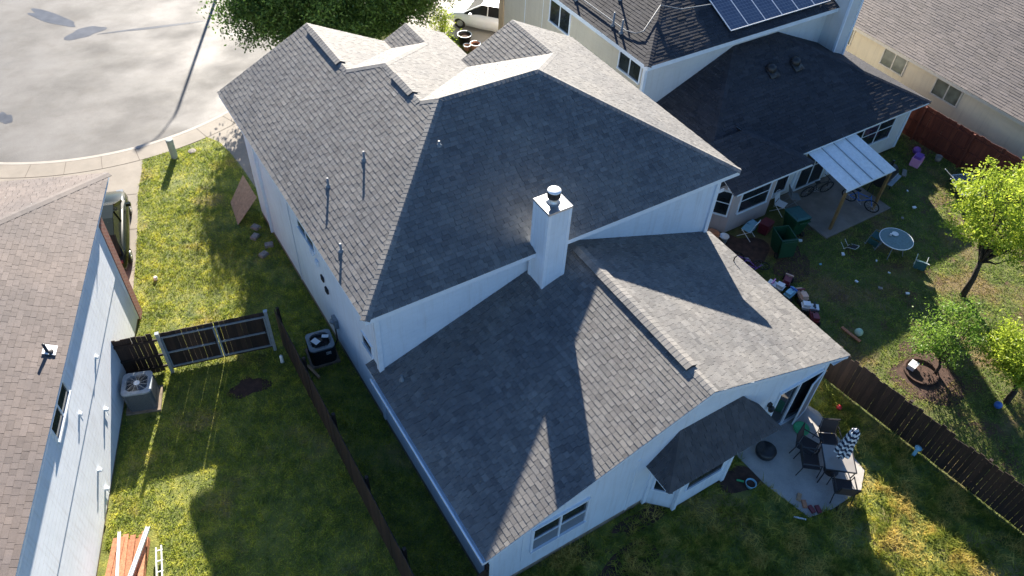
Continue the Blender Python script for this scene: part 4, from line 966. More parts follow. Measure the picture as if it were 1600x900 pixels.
def chair():
    r = E('patio_chair', 'x', 'chair', (0, 0, 0)); m = MB()
    m.mesh([(-.25, -.24, .42), (.25, -.24, .42), (.25, .24, .40), (-.25, .24, .40), (-.25, -.24, .435), (.25, -.24, .435), (.25, .24, .415), (-.25, .24, .415)], [(3, 2, 1, 0), (4, 5, 6, 7), (0, 1, 5, 4), (1, 2, 6, 5), (2, 3, 7, 6), (3, 0, 4, 7)]); O('seat', m, M['bronze_mesh'], r)
    m = MB(); m.mesh([(-.24, .25, .43), (.24, .25, .43), (.24, .38, .95), (-.24, .38, .95), (-.24, .27, .43), (.24, .27, .43), (.24, .4, .95), (-.24, .4, .95)], [(3, 2, 1, 0), (4, 5, 6, 7), (0, 1, 5, 4), (1, 2, 6, 5), (2, 3, 7, 6), (3, 0, 4, 7)]); O('backrest', m, M['bronze_mesh'], r)
    m = MB()
    m.tube([(-.27, .26, .42), (-.27, .39, .97), (.27, .39, .97), (.27, .26, .42), (.27, -.26, .42), (-.27, -.26, .42), (-.27, .26, .42)], .016, 6)
    O('frame', m, M['metal_dark'], r)
    for sx in (-1, 1):
        m = MB(); m.tube([(sx*.29, -.28, 0), (sx*.29, -.27, .4), (sx*.30, -.24, .64)], .015, 6); O('leg', m, M['metal_dark'], r)
        m = MB(); m.tube([(sx*.29, .34, 0), (sx*.29, .26, .42)], .015, 6); O('leg', m, M['metal_dark'], r)
        m = MB(); m.tube([(sx*.30, -.26, .64), (sx*.30, .1, .66), (sx*.30, .33, .66)], .02, 6); O('armrest', m, M['metal_dark'], r)
    r['group'] = 'chairs around the patio table'; return r
c0 = chair(); place(c0, (10.68, -7.38, .02), R(51+180-160)); c0['label'] = 'dark patio chair on the house side of the glass table'; 
c0.rotation_euler = (0, 0, R(51)); 
dup(c0, (10.86, -8.5, .02), R(141), 'dark patio chair at the grass edge below the glass table')
dup(c0, (11.75, -7.13, .02), R(-35), 'dark patio chair with sunlit back above the glass table')
dup(c0, (11.02, -6.95, .02), R(20), 'dark patio chair pushed between the table and the green disc')
def lathe_thing(name, prof, loc, mat, label, cat, n=20, smooth=True):
    m = MB(); m.lathe(prof, loc, n); return tag(O(name, m, M[mat], None, smooth), label, cat)
lathe_thing('plastic_disc', [(.24, 0), (.26, .03), (.25, .07), (.22, .05), (.001, .04)], (11.62, -6.28, .02), 'green_bright', 'bright green plastic bowl on the patio beside the screen door', 'bowl')
lathe_thing('ball', [(max(.001, .09*math.sin(PI*i/8)), .09-.09*math.cos(PI*i/8)) for i in range(9)], (13.25, -6.35, .03), 'red', 'small red ball in the shaded grass beside the right fence', 'ball')
lathe_thing('coiled_cover', [(.22, 0), (.3, .05), (.32, .22), (.26, .27), (.001, .28)], (9.95, -6.35, .02), 'metal_dark', 'round black tub half under the eave of the bay roof', 'tub')
pt = lathe_thing('plant_pot', [(.1, 0), (.15, .16), (.17, .2), (.15, .2), (.13, .1)], (8.75, -6.95, 0), 'ltblue', 'small pale blue pot in the red soil bed by the patio', 'pot')
m = MB(); m.lathe([(.13, .15), (.001, .16)], (8.75, -6.95, 0), 16, close=False); O('soil', m, M['soil'], pt)
for i, (x, y, rz_, mt) in enumerate(((9.75, -7.98, .6, 'ply'), (9.72, -8.22, 1.0, 'terracotta'), (9.78, -8.45, 1.4, 'maroon'), (9.95, -8.55, 1.2, 'maroon'))):
    m = MB(); m.box((x, y, .055), (.24, .12, .07), rz=rz_); tag(O('loose_brick', m, M[mt]), ['pale yellow brick at the corner of the patio', 'orange red brick just below the pale one at the patio corner', 'dark red brick at the patio edge next to the grass', 'dark red brick at the patio edge, lying inward of its twin'][i], 'brick')
m = MB(); m.beam((9.15, -8.35, .04), (9.4, -8.6, .04), .04, .04); tag(O('short_pipe', m, M['white_pl']), 'short pale pipe in the grass below the patio bricks', 'pipe')
m = MB(); m.beam((8.55, -6.6, .03), (8.7, -6.75, .03), .05, .03); tag(O('garden_trowel', m, M['green_bright']), 'small green tool in the soil above the pale blue pot', 'tool')
m = MB(); m.box((14.0, -8.75, .18), (.12, .1, .36), rz=.3); m.lathe([(.1, .36), (.11, .4), (.001, .46)], (14.0, -8.75, 0), 12); tag(O('yard_lamp', m, M['ltblue']), 'small pale blue garden lamp at the foot of the right fence', 'lamp')
# ================================================================== SIDE YARD OF THE SOLAR PANEL HOUSE
m = MB(); m.prism([(19.2, 2.5), (19.25, -.32), (23.1, -.32), (23.1, 2.5)], -.1, .05); tag(O('patio_slab', m, M['slab']), kind='structure')
PC = E('patio_cover', 'white corrugated metal patio cover on two yellowed posts beside the solar panel house', 'patio cover', (20.9, 1, .05))
m = MB(); nC = 70; x0c, x1c = 19.62, 22.3; P = []
for j, (y, z, sh_) in enumerate(((2.15, 2.50, 0), (-.08, 2.06, .12))):
    for i in range(nC+1): P.append((x0c+sh_+(x1c+.1-x0c)*i/nC, y, z+.018*math.cos(PI*i)))
m.mesh(P, [(i, nC+1+i, nC+2+i, i+1) for i in range(nC)]); cv = O('cover_sheet', m, M['metal_white'], PC)
cv.modifiers.new('s', 'SOLIDIFY').thickness = .006
m = MB(); m.bb(19.78, 22.45, -.02, .02, 1.93, 2.03); O('beam', m, M['trim'], PC)
for x in (19.78, 22.35): m = MB(); m.box((x, .0, .99), (.1, .1, 1.88)); O('post', m, M['post'], PC)
for a in ((20.3, 21.2),): 
    for x in (20.35, 21.05, 21.75):
        m = MB(); m.beam((x, 2.1, 2.52), (x+.1, -.05, 2.1), .03, .02); O('seam', m, M['metal_grey'], PC)
def cart(loc, rz, lid_open, label):
    r = E('garbage_cart', label, 'garbage cart', loc, rz); mw = wm(r); T = lambda P: [tuple(mw @ Vector(p)) for p in P]
    P = []
    for (w1, d1, z) in ((.24, .26, .1), (.33, .4, .98), (.30, .37, .98), (.22, .24, .14)):
        P += [(-w1, -d1, z), (w1, -d1, z), (w1, d1, z), (-w1, d1, z)]
    m = MB(); m.mesh(T(P), [(3, 2, 1, 0)]+[(j*4+i, j*4+(i+1) % 4, (j+1)*4+(i+1) % 4, (j+1)*4+i) for j in range(3) for i in range(4)]+[(12, 13, 14, 15)]); O('bin', m, M['green_plastic'], r)
    m = MB(); 
    if lid_open: m.mesh(T([(-.34, .42, .98), (.34, .42, .98), (.31, .52, .2), (-.31, .52, .2), (-.34, .45, .98), (.34, .45, .98), (.31, .55, .2), (-.31, .55, .2)]), [(3, 2, 1, 0), (4, 5, 6, 7), (0, 1, 5, 4), (1, 2, 6, 5), (2, 3, 7, 6), (3, 0, 4, 7)])
    else: m.mesh(T([(-.35, -.44, .985), (.35, -.44, .985), (.35, .42, 1.03), (-.35, .42, 1.03), (-.28, -.34, 1.04), (.28, -.34, 1.04), (.28, .34, 1.09), (-.28, .34, 1.09)]), [(3, 2, 1, 0), (4, 5, 6, 7), (0, 1, 5, 4), (1, 2, 6, 5), (2, 3, 7, 6), (3, 0, 4, 7)])
    O('lid', m, M['green_plastic'] if lid_open else M['teal'], r)
    m = MB(); m.tube([mw @ Vector((-.26, .42, .9)), mw @ Vector((-.26, .5, .93)), mw @ Vector((.26, .5, .93)), mw @ Vector((.26, .42, .9))], .018, 6); O('handle', m, M['green_plastic'], r)
    for s_ in (-1, 1):
        m = MB(); m.torus(mw @ Vector((s_*.27, .3, .12)), .09, .035, 'Y', 18, 6, rz+PI/2); O('wheel', m, M['tyre'], r)
    return r
cart((17.0, .1, 0), R(160), True, 'dark green garbage cart standing open with its lid hanging down')
cart((18.25, .65, 0), R(170), False, 'dark green garbage cart with a closed bluish lid beside the slab')
def bicycle(loc, rz, col, label, lie=0):
    r = E('bicycle', label, 'bicycle', (0, 0, 0)); rad = .3
    for x in (-.5, .5):
        m = MB(); m.torus((x, 0, rad), rad, .025, 'Y', 28, 6); w_ = O('wheel', m, M['tyre'], r)
        m = MB(); m.lathe([(.03, -.03), (.03, .03)], (x, 0, rad), 8)
        for k in range(10):
            a = k*PI/5; m.beam((x, 0, rad), (x+(rad-.02)*math.cos(a), 0, rad+(rad-.02)*math.sin(a)), .006)
        O('spokes', m, M['metal'], w_)
    m = MB()
    for a, b in (((-.5, 0, .3), (-.05, 0, .27)), ((-.5, 0, .3), (-.2, 0, .68)), ((-.05, 0, .27), (-.22, 0, .75)), ((-.05, 0, .27), (.36, 0, .62)), ((-.2, 0, .66), (.34, 0, .7)), ((.5, 0, .3), (.33, 0, .85))): m.tube([a, b], .02, 6)
    O('frame', m, M[col], r)
    m = MB(); m.tube([(.25, -.27, .9), (.33, -.1, .87), (.33, .1, .87), (.25, .27, .9)], .014, 6); O('handlebar', m, M['metal_dark'], r)
    m = MB(); m.box((-.23, 0, .79), (.24, .13, .05), taper=.6); O('saddle', m, M['tyre'], r)
    m = MB(); m.torus((-.05, 0, .27), .09, .012, 'Y', 16, 6); m.beam((-.05, -.08, .27), (.1, -.08, .2), .015); m.beam((-.05, .08, .27), (-.2, .08, .34), .015); O('crank', m, M['metal'], r)
    r.location = loc; r.rotation_euler = (lie, 0, rz); return r
bicycle((22.0, .45, .05), R(-75), 'blue', 'dark blue bicycle leaning under the front edge of the patio cover', R(12))
bicycle((20.9, 1.9, .05), R(-10), 'metal_dark', 'black bicycle further back in the shade of the patio cover', R(10))
bicycle((15.75, .35, .08), R(-60), 'purple', 'purple child bicycle lying on the bare soil by the fence', R(78))
def toy_car(loc, rz, c1, c2, label):
    r = E('ride_on_toy', label, 'toy', loc, rz); mw = wm(r)
    m = MB(); m.box(mw @ Vector((0, 0, .2)), (.62, .28, .16), rz=rz, taper=.8); m.box(mw @ Vector((-.15, 0, .34)), (.26, .22, .14), rz=rz); O('body', m, M[c1], r)
    m = MB(); m.box(mw @ Vector((.14, 0, .36)), (.05, .3, .05), rz=rz); m.box(mw @ Vector((.12, 0, .3)), (.04, .04, .14), rz=rz); O('steering_bar', m, M[c2], r)
    for x in (-.22, .22):
        for s_ in (-1, 1): m = MB(); m.torus(mw @ Vector((x, s_*.17, .1)), .07, .035, 'Y', 14, 6, rz); O('wheel', m, M['tyre'], r)
    return r
toy_car((15.95, -1.35, 0), .5, 'maroon', 'skin_tan', 'maroon ride on toy in the row along the right fence')
toy_car((15.35, -1.35, 0), 1.9, 'white_pl', 'pink', 'white ride on toy nearest the grey roof edge by the right fence')
toy_car((15.55, -1.9, 0), .2, 'ltblue', 'blue', 'light blue ride on toy between the maroon and the silver one')
toy_car((15.85, -2.15, 0), 1.2, 'skin_tan', 'maroon', 'peach coloured ride on toy in the middle of the toy row')
toy_car((15.65, -2.75, 0), -.7, 'white_pl', 'metal_dark', 'white ride on toy with black bar at the lower end of the toy row')
toy_car((15.45, -3.15, 0), .9, 'maroon', 'metal_dark', 'small dark red ride on toy at the very end of the toy row')
# things between the bay and the fence
def folding_chair(loc, rz, mat, label, metal='metal_white', lie=0, sc=1.0):
    r = E('folding_chair', label, 'chair', (0, 0, 0)); m = MB(); m.box((0, 0, .42), (.42, .4, .02)); O('seat', m, M[mat], r)
    m = MB(); m.box((0, .24, .68), (.4, .02, .3), rx=-.2); O('backrest', m, M[mat], r)
    for s_ in (-1, 1):
        m = MB(); m.tube([(s_*.22, -.28, 0), (s_*.22, .18, .45), (s_*.22, .29, .88)], .012, 6); O('leg', m, M[metal], r)
        m = MB(); m.tube([(s_*.2, .3, 0), (s_*.2, -.2, .43)], .012, 6); O('leg', m, M[metal], r)
    m = MB(); m.tube([(-.22, .29, .88), (0, .33, .93), (.22, .29, .88)], .012, 6); O('top_rail', m, M[metal], r)
    r.location = loc; r.rotation_euler = (lie, 0, rz); r.scale = (sc,)*3; return r
folding_chair((18.75, 1.85, 0), R(20), 'white_pl', 'white wire chair against the wall right of the bay window')
folding_chair((16.5, 1.4, 0), R(200), 'ltblue', 'pale blue seated chair below the bay window')
folding_chair((19.55, 1.9, .05), R(60), 'metal_grey', 'grey metal chair on the slab by the house door', 'metal_grey')
folding_chair((20.2, -1.55, 0), R(100), 'teal', 'teal folding chair tipped over in the shaded grass left of the round table', 'metal_grey', R(80))
folding_chair((21.5, -3.1, .0), R(-60), 'teal', 'teal folding chair tipped over at the edge of the sunlit grass', 'metal_white', R(70))
folding_chair((19.55, -.85, 0), R(10), 'metal_dark', 'small wire chair lying flat just off the slab corner', 'metal_white', R(85), .7)
lathe_thing('bucket', [(.14, 0), (.18, .3), (.2, .31), (.18, .31), (.15, .05), (.001, .04)], (15.45, 1.6, 0), 'white_pl', 'white bucket at the corner of the central house', 'bucket')
lathe_thing('flower_pot', [(.2, 0), (.27, .35), (.3, .36), (.26, .36), (.22, .25), (.001, .25)], (15.1, 1.9, 0), 'terracotta', 'brown flower pot behind the white bucket', 'pot')
m = MB(); m.box((17.35, 1.25, .25), (.5, .42, .5), rz=.3, taper=.85); tag(O('storage_tub', m, M['maroon']), 'dark pink tub below the bay window beside the open garbage cart', 'tub')
m = MB(); m.box((16.95, 1.6, .18), (.35, .3, .36), rz=.1, taper=.8); tag(O('storage_tub', m, M['ltblue']), 'small grey blue tub against the bay window wall', 'tub')
# barrel grill
gr = E('barrel_grill', 'black barrel grill standing beside the patio slab', 'grill', (23.6, .75, 0), R(15)); mw = wm(gr)
m = MB(); m.tube([mw @ Vector((-.55, 0, .85)), mw @ Vector((.55, 0, .85))], .32, 20); O('barrel', m, M['metal_dark'], gr, False)
m = MB(); m.box(mw @ Vector((0, -.4, .8)), (1.0, .22, .02), rz=R(15)); O('shelf', m, M['metal_grey'], gr)
for x in (-.45, .45):
    for y in (-.25, .25): m = MB(); m.beam(mw @ Vector((x, y*1.2, 0)), mw @ Vector((x, y, .7)), .04); O('leg', m, M['metal_dark'], gr)
m = MB(); m.tube([mw @ Vector((.3, 0, 1.1)), mw @ Vector((.3, 0, 1.45))], .05, 10); O('smoke_stack', m, M['metal_dark'], gr)
m = MB(); m.tube([mw @ Vector((-.3, -.33, .95)), mw @ Vector((-.3, -.38, .98)), mw @ Vector((.3, -.38, .98)), mw @ Vector((.3, -.33, .95))], .012, 6); O('handle', m, M['metal'], gr)
rt = E('round_patio_table', 'round green glass table standing in the shaded grass', 'table', (20.9, -2.1, 0)); 
m = MB(); m.lathe([(.62, .69), (.63, .7), (.62, .71)], (20.9, -2.1, 0), 32); O('table_top', m, M['table_green'], rt)
m = MB(); m.torus((20.9, -2.1, .7), .63, .018, 'Z', 32, 6); O('rim', m, M['metal_white'], rt)
for k in range(4):
    a = k*PI/2+.5; m = MB(); m.tube([(20.9+.45*math.cos(a), -2.1+.45*math.sin(a), .69), (20.9+.4*math.cos(a), -2.1+.4*math.sin(a), .3), (20.9+.5*math.cos(a), -2.1+.5*math.sin(a), 0)], .018, 6); O('leg', m, M['metal_grey'], rt)
m = MB(); m.lathe([(.11, .715), (.13, .75), (.12, .755), (.001, .74)], (21.05, -1.9, 0), 18); tag(O('plate', m, M['white_pl']), 'white plate on the round green glass table', 'plate')
m = MB(); m.lathe([(.04, .712), (.04, .8), (.001, .8)], (20.85, -1.85, 0), 12); tag(O('cup', m, M['white_pl']), 'small white cup beside the plate on the round table', 'cup')
# toy and lounge chair group by the red fence
th = E('toy_house', 'pink toy house with purple roof on the grass by the red fence', 'toy', (26.6, 1.2, 0)); m = MB(); m.box((26.6, 1.2, .2), (.5, .4, .4), rz=.3); O('wall', m, M['pink'], th)
m = MB(); m.box((26.6, 1.2, .46), (.4, .3, .12), rz=.3); O('roof', m, M['purple'], th); m = MB(); m.box((26.52, .98, .15), (.12, .03, .26), rz=.3); O('door', m, M['white_pl'], th)
lathe_thing('ball', [(max(.001, .18*math.sin(PI*i/8)), .18-.18*math.cos(PI*i/8)) for i in range(9)], (27.3, 1.75, 0), 'purple', 'purple ball between the pink toy house and the red fence', 'ball')
lathe_thing('ball', [(max(.001, .13*math.sin(PI*i/8)), .13-.13*math.cos(PI*i/8)) for i in range(9)], (26.0, 2.9, 0), 'terracotta', 'orange ball in the corner by the solar panel house', 'ball')
lathe_thing('bucket', [(.12, 0), (.15, .25), (.13, .25), (.11, .04), (.001, .03)], (27.75, .9, 0), 'stone', 'grey bucket at the foot of the red fence', 'bucket')
def lounge(loc, rz, label, mat='metal_grey', lie=0):
    r = E('lounge_chair', label, 'lounge chair', (0, 0, 0)); m = MB()
    for k in range(8): m.box((0, -.5+k*.14, .32), (.52, .09, .02))
    O('seat', m, M[mat], r); m = MB()
    for k in range(5): m.box((0, .62+k*.11*.75, .38+k*.11*.66), (.52, .09, .02), rx=.72)
    O('backrest', m, M[mat], r); 
    for s_ in (-1, 1):
        m = MB(); m.tube([(s_*.28, -.6, .32), (s_*.28, .55, .32), (s_*.28, 1.0, .72)], .02, 6); O('side_rail', m, M['metal_white'] if mat == 'metal_grey' else M['metal_dark'], r)
        for y in (-.45, .45): m = MB(); m.beam((s_*.27, y, 0), (s_*.27, y, .31), .03); O('leg', m, M['metal_dark'], r)
    r.location = loc; r.rotation_euler = (lie, 0, rz); return r
lounge((27.3, -.75, 0), R(70), 'grey slatted lounge chair in front of the red fence'); lounge((26.75, -1.5, 0), R(55), 'grey slatted lounge chair nearest the lime green tree')
lounge((28.0, -1.3, 0), R(80), 'black lounge chair between the grey ones and the red fence', 'metal_dark')
m = MB(); m.box((28.15, -1.9, .75), (.08, .06, 1.5), rx=.12, t=.5); tag(O('leaning_post', m, M['post']), 'pale timber post leaning on the red fence', 'post')
m = MB(); m.box((25.6, 1.0, .04), (.5, .18, .05), rz=.6); tag(O('toy_board', m, M['stone']), 'small grey board on the grass in front of the pink toy house', 'board')
# ball and board, fire ring, litter
lathe_thing('ball', [(max(.001, .15*math.sin(PI*i/8)), .15-.15*math.cos(PI*i/8)) for i in range(9)], (16.35, -4.45, 0), 'mint', 'pale green ball beside the short orange board', 'ball')
m = MB(); m.beam((16.05, -3.95, .1), (16.1, -4.75, .1), .12, .04, t=.3); tag(O('short_board', m, M['cedar']), 'short orange board on the grass beside the pale green ball', 'board')
fr_ = E('edging_ring', 'half buried dark ring of edging bricks around the leafy shrub', 'edging', (16.95, -6.7, 0)); m = MB()
for k in range(26):
    a = 2*PI*k/26; m.box((16.95+.55*math.cos(a), -6.7+.55*math.sin(a), .03), (.13, .06, .11), rz=a+PI/2)
O('edging_brick', m, M['soil'], fr_)
m = MB(); m.box((16.82, -6.42, .12), (.34, .26, .2), rz=.2, taper=.85); tag(O('white_box', m, M['white_pl']), 'white box inside the edging ring under the leafy shrub', 'box')
lathe_thing('ball', [(max(.001, .13*math.sin(PI*i/8)), .13-.13*math.cos(PI*i/8)) for i in range(9)], (17.95, -8.95, 0), 'blue', 'blue ball under the tree at the right edge', 'ball')
rnd = random.Random(77)
lit = [(19.1, -1.3), (17.9, -1.25), (18.4, -2.6), (19.9, -2.9), (22.6, .3), (24.4, .9), (24.7, .1), (23.0, -1.0), (20.0, -2.2), (18.9, -3.3), (25.2, 2.0), (24.0, -.8), (18.2, .1), (19.6, -4.0)]
o_ = None
for i, (x, y) in enumerate(lit):
    m = MB(); s_ = rnd.uniform(.04, .09); m.box((x, y, s_*.5), (s_*2, s_*1.4, s_), rz=rnd.random()*3, taper=.7); tag(O('litter', m, M[rnd.choice(['white_pl', 'white_pl', 'ltblue', 'stone'])]), 'small pale scrap of litter in the shaded grass of the right hand yard', 'litter', 'pale scraps scattered on the shaded grass')
# ================================================================== STREET SIDE
sl_ = E('street_lamp', 'grey street lamp whose thin shadow lies across the cul de sac', 'street lamp', (6.6, 34.8, -.1))
m = MB(); m.tube([(6.6, 34.8, -.1), (6.6, 34.8, 6.6), (6.5, 34.7, 6.9)], [.09, .07, .05], 10); O('pole', m, M['metal_grey'], sl_)
m = MB(); m.tube([(6.5, 34.7, 6.85), (5.9, 34.2, 7.15), (5.2, 33.7, 7.2)], .035, 8); O('arm', m, M['metal_grey'], sl_)
m = MB(); m.box((4.95, 33.5, 7.17), (.7, .26, .14), rz=R(36)); O('lamp_head', m, M['metal_grey'], sl_)
for i, (x, y, r_, h_, mt, lb) in enumerate(((14.0, 19.7, .36, .45, 'metal_dark', 'larger dark plant pot in front of the garage walk'), (14.1, 18.75, .26, .38, 'terracotta', 'terracotta pot nearest the grey gable roof'), (13.75, 19.0, .18, .25, 'terracotta', 'smallest terracotta pot between the other two pots'))):
    p = lathe_thing('plant_pot', [(r_*.7, 0), (r_, h_), (r_*1.08, h_+.01), (r_*1.05, h_+.05), (r_*.92, h_+.05), (r_*.88, h_-.08)], (x, y, 0), mt, lb, 'pot')
    m = MB(); m.lathe([(r_*.88, h_-.06), (.001, h_-.05)], (x, y, 0), 16, close=False); O('soil', m, M['soil'], p)
    m = MB(); m.torus((x, y, h_+.04), r_, .022, 'Z', 24, 6); O('rim', m, M['trim'], p)

# ================================================================== VEGETATION
def quads(name, V, tint, mat, parent=None, n=4):
    """V: (k*n,3) array of face corners"""
    k = len(V)//n; me = bpy.data.meshes.new(name); me.vertices.add(k*n); me.vertices.foreach_set('co', V.astype(np.float32).ravel())
    me.loops.add(k*n); me.loops.foreach_set('vertex_index', np.arange(k*n, dtype=np.int32)); me.polygons.add(k)
    me.polygons.foreach_set('loop_start', np.arange(0, k*n, n, dtype=np.int32)); me.polygons.foreach_set('loop_total', np.full(k, n, dtype=np.int32))
    at = me.attributes.new('tint', 'FLOAT', 'FACE'); at.data.foreach_set('value', tint.astype(np.float32))
    me.materials.append(M[mat]); me.update(); me.validate()
    o = bpy.data.objects.new(name, me); COL.objects.link(o)
    if parent: o.parent = parent
    return o
def leaves(C_, size, rg, droop=.3):
    k = len(C_); u = rg.normal(size=(k, 3)); u /= np.linalg.norm(u, axis=1)[:, None]
    v = rg.normal(size=(k, 3)); v -= (v*u).sum(1)[:, None]*u; v /= np.linalg.norm(v, axis=1)[:, None]
    s = size*rg.uniform(.6, 1.3, (k, 1)); a = u*s; b = v*s*.45
    return np.stack([C_-a, C_-a*.1+b, C_+a, C_-a*.1-b], 1).reshape(-1, 3)
def tree(name, label, base, trunk_h, crown_c, rad, nclump, per, lsize, mat, seed, tr=.12, spread=.35, tops=None, cat='tree', hollow=.35):
    rg = np.random.default_rng(seed); base = Vector(base); cc = Vector(crown_c)
    r = E(name, label, cat, tuple(base))
    d = rg.normal(size=(nclump, 3)); d /= np.linalg.norm(d, axis=1)[:, None]
    q = rg.uniform(hollow, 1, (nclump, 1))**.6; Cc = d*q*np.array(rad)*(1+.12*np.sin(d[:, :1]*7+seed)*np.cos(d[:, 1:2]*6))
    Cc[:, 2] = np.where(Cc[:, 2] < -rad[2]*.55, -rad[2]*.55+rg.normal(size=nclump)*.15, Cc[:, 2])
    Cw = Cc+np.array(cc)
    m = MB(); fork = base+(cc-base)*.42; fork.z = base.z+trunk_h
    m.tube([base-Z*.1, base+(fork-base)*.5+Vector((.05, -.04, 0)), fork], [tr*1.25, tr, tr*.85], 10)
    sel = rg.choice(nclump, min(nclump, 26), replace=False)
    for i, j in enumerate(sel):
        e = Vector(Cw[j]); mid = fork+(e-fork)*.5+Vector(rg.normal(size=3)*.12)+Z*.1; k_ = rg.uniform(.3, .55)
        m.tube([fork-Z*.05, fork+(mid-fork)*.5+Vector(rg.normal(size=3)*.05), mid, e], [tr*k_*1.2, tr*k_*.9, tr*k_*.55, .008], 6)
    O('trunk', m, M['bark'], r, True)
    cl = rg.integers(0, nclump, nclump*per); sz = rg.uniform(.6, 1.25, nclump)[cl][:, None]
    P = Cw[cl]+rg.normal(size=(len(cl), 3))*spread*sz*np.array([1, 1, .75])
    V = leaves(P, lsize, rg); t = np.clip(.5+rg.normal(size=len(cl))*.22+(rg.uniform(-.3, .3, nclump))[cl], 0, 1)
    P0 = np.array(base); c = quads('crown', V-P0, t, mat, r)
    return r
tree('street_tree', 'dense dark green tree at the top edge beside the cul de sac', (6.3, 21.4, 0), 1.6, (6.9, 20.7, 3.8), (3.9, 3.2, 2.6), 380, 250, .08, 'leaf_dark', 3, tr=.2, spread=.42)
tree('street_tree', 'smaller dark tree right of the dense one, over the walk to the white car', (11.9, 23.6, 0), 1.5, (10.5, 21.4, 3.2), (3.5, 2.7, 2.2), 260, 220, .08, 'leaf_dark', 4, tr=.15, spread=.4)
tree('young_tree', 'bright lime green young tree with a leaning dark trunk at the right', (21.4, -5.1, 0), 1.5, (22.0, -4.6, 3.5), (2.1, 1.9, 1.65), 200, 62, .065, 'leaf_lime', 5, tr=.1, spread=.17, hollow=.3)
tree('leafy_shrub', 'green leafy shrub tree growing inside the edging ring', (17.35, -7.0, 0), .5, (17.7, -6.6, 1.45), (1.25, 1.0, 1.1), 60, 85, .05, 'leaf_mid', 6, tr=.05, spread=.2, hollow=.3)
tree('young_tree', 'bright lime green young tree cut off by the right edge', (18.4, -9.0, 0), 1.0, (18.75, -8.6, 2.1), (1.25, 1.2, 1.35), 70, 170, .055, 'leaf_lime', 7, tr=.09, spread=.2, hollow=.45)
tree('flowering_shrub', 'pale yellow green shrub beside the walk under the smaller dark tree', (12.9, 20.0, 0), .4, (12.9, 20.1, 1.1), (.5, .9, .9), 20, 120, .05, 'leaf_lime', 9, tr=.04, spread=.22)
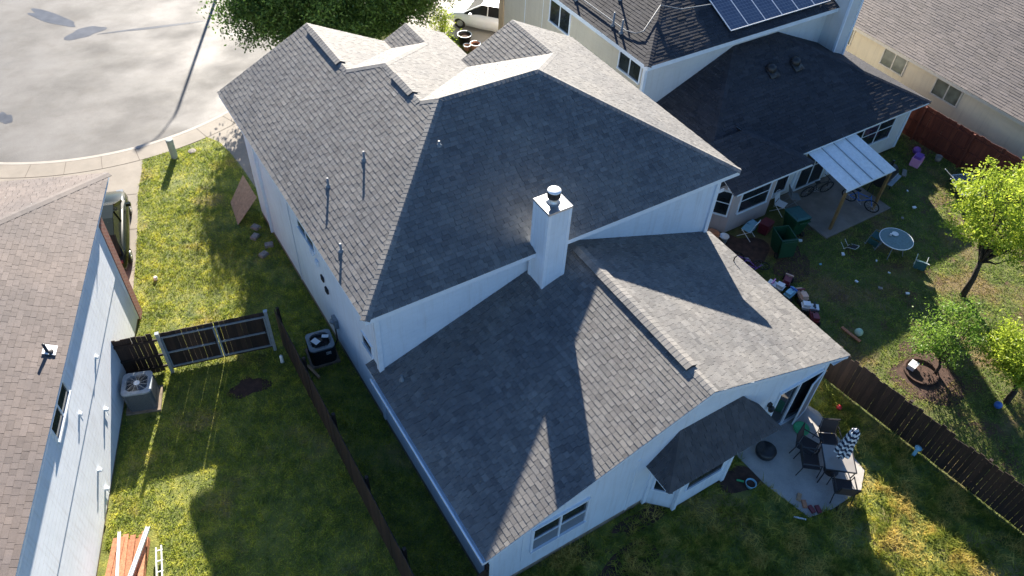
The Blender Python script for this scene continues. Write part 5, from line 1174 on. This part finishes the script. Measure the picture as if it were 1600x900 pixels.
# grass blades
def inpoly(P, poly):
    x, y = P[:, 0], P[:, 1]; r = np.zeros(len(P), bool); n = len(poly)
    for i in range(n):
        x0, y0 = poly[i]; x1, y1 = poly[(i+1) % n]
        c = ((y0 > y) != (y1 > y)) & (x < (x1-x0)*(y-y0)/((y1-y0) if y1 != y0 else 1e-9)+x0); r ^= c
    return r
def grass(label, poly, dens, h, wd, mat, seed, holes=(), clump=0.0, hvar=.4):
    rg = np.random.default_rng(seed); xs = [p[0] for p in poly]; ys = [p[1] for p in poly]
    A = (max(xs)-min(xs))*(max(ys)-min(ys)); n = int(A*dens)
    P = np.stack([rg.uniform(min(xs), max(xs), n), rg.uniform(min(ys), max(ys), n)], 1)
    if clump:
        nc = int(A*5); cc = np.stack([rg.uniform(min(xs), max(xs), nc), rg.uniform(min(ys), max(ys), nc)], 1); k = rg.random(n) < clump
        P[k] = cc[rg.integers(0, nc, k.sum())]+rg.normal(size=(k.sum(), 2))*.11
    keep = inpoly(P, poly)
    for hpoly in holes: keep &= ~inpoly(P, hpoly)
    # thin patches
    f = np.sin(P[:, 0]*1.7+np.sin(P[:, 1]*1.3)*2)+np.sin(P[:, 1]*2.1+np.sin(P[:, 0]*.9)*2.3)+rg.normal(size=n)*.9
    keep &= f > -1.5
    P = P[keep]; n = len(P); a = rg.uniform(0, 2*PI, n); hh = h*(1+rg.normal(size=n)*hvar*.5)*(1+.35*np.sin(P[:, 0]*2.3+1)*np.sin(P[:, 1]*2.9)); hh = np.clip(hh, h*.3, h*2.2)
    dx, dy = np.cos(a)*wd/2, np.sin(a)*wd/2; l = rg.uniform(0, 2*PI, n); k = hh*rg.uniform(.7, 2.0, n)
    z0 = np.full(n, -.01)
    V = np.stack([np.stack([P[:, 0]-dx, P[:, 1]-dy, z0], 1), np.stack([P[:, 0]+dx, P[:, 1]+dy, z0], 1), np.stack([P[:, 0]+np.cos(l)*k, P[:, 1]+np.sin(l)*k, hh], 1)], 1).reshape(-1, 3)
    t = np.clip(rg.normal(.5, .22, n), 0, 1)
    return tag(quads('grass', V, t, mat, None, 3), label, 'grass', kind='stuff')
DRV = DR+[(-10.6, 10.1), (-9.2, 14), (-8.2, 18.9)]+[p for p in arc(11.05, 238, 269, 8)]
LHF = [(LP(-7.62, 6.6).x, LP(-7.62, 6.6).y), (LP(-7.62, -16).x, LP(-7.62, -16).y), (-20, -16), (-20, 8)]
BLB = [(-2.8+.5*math.cos(a), 3.9+.35*math.sin(a)) for a in [k*.63 for k in range(10)]]
grass('mown green and yellow lawn on the left of the central house', [(-9.5, -7), (.41, -7), (.41, 12.3), (.75, 12.3), (.6, 16.2), (.45, 17.2), (.05, 17.8)]+arc(11.07, 283, 269, 8)+DR+[(-9.5, 8.3)], 640, .055, .028, 'blade_l', 1, (LHF, [(-6.4, 4.3), (-5.1, 4.3), (-5.1, 5.6), (-6.4, 5.6)], BLB, [(-8.1, -1.8), (-6.6, -1.8), (-6.6, .5), (-8.1, .5)]))
grass('long unkempt yellowing grass in the back yard below the patio', [(1, -14), (14.7, -14), (13.62, -5.2), (13.62, -2), (12.4, -2), (12.4, -5.75), (.6, -5.75)], 620, .13, .032, 'blade_b', 2, ([(9.15, -5.7), (12.5, -5.7), (12.62, -6.1), (12.2, -8.35), (11.6, -8.75), (10.4, -8.75), (9.55, -8.6), (9.2, -7.1)], [(7.9, -6.2), (9.2, -6.2), (9.3, -7.0), (8.2, -7.2)]), clump=.5)
grass('sparse short grass of the right hand yard', [(13.7, -14), (14.7, -14), (30, -14), (28, 3), (23.1, 2.5), (23.1, -.32), (19.2, -.32), (18.9, 1.0), (17.8, .2), (13.7, -.3)], 420, .05, .03, 'blade_n', 3, ([(16.2, -7.5), (17.9, -7.5), (17.9, -6.1), (16.2, -6.1)],))
grass('rough grass between the driveways at the top of the picture', [(7.4, 18.6), (14.9, 18.3), (13.6, 20.9), (9.5, 24.4), (7.6, 26), (7.2, 21)], 250, .06, .04, 'blade_n', 4)
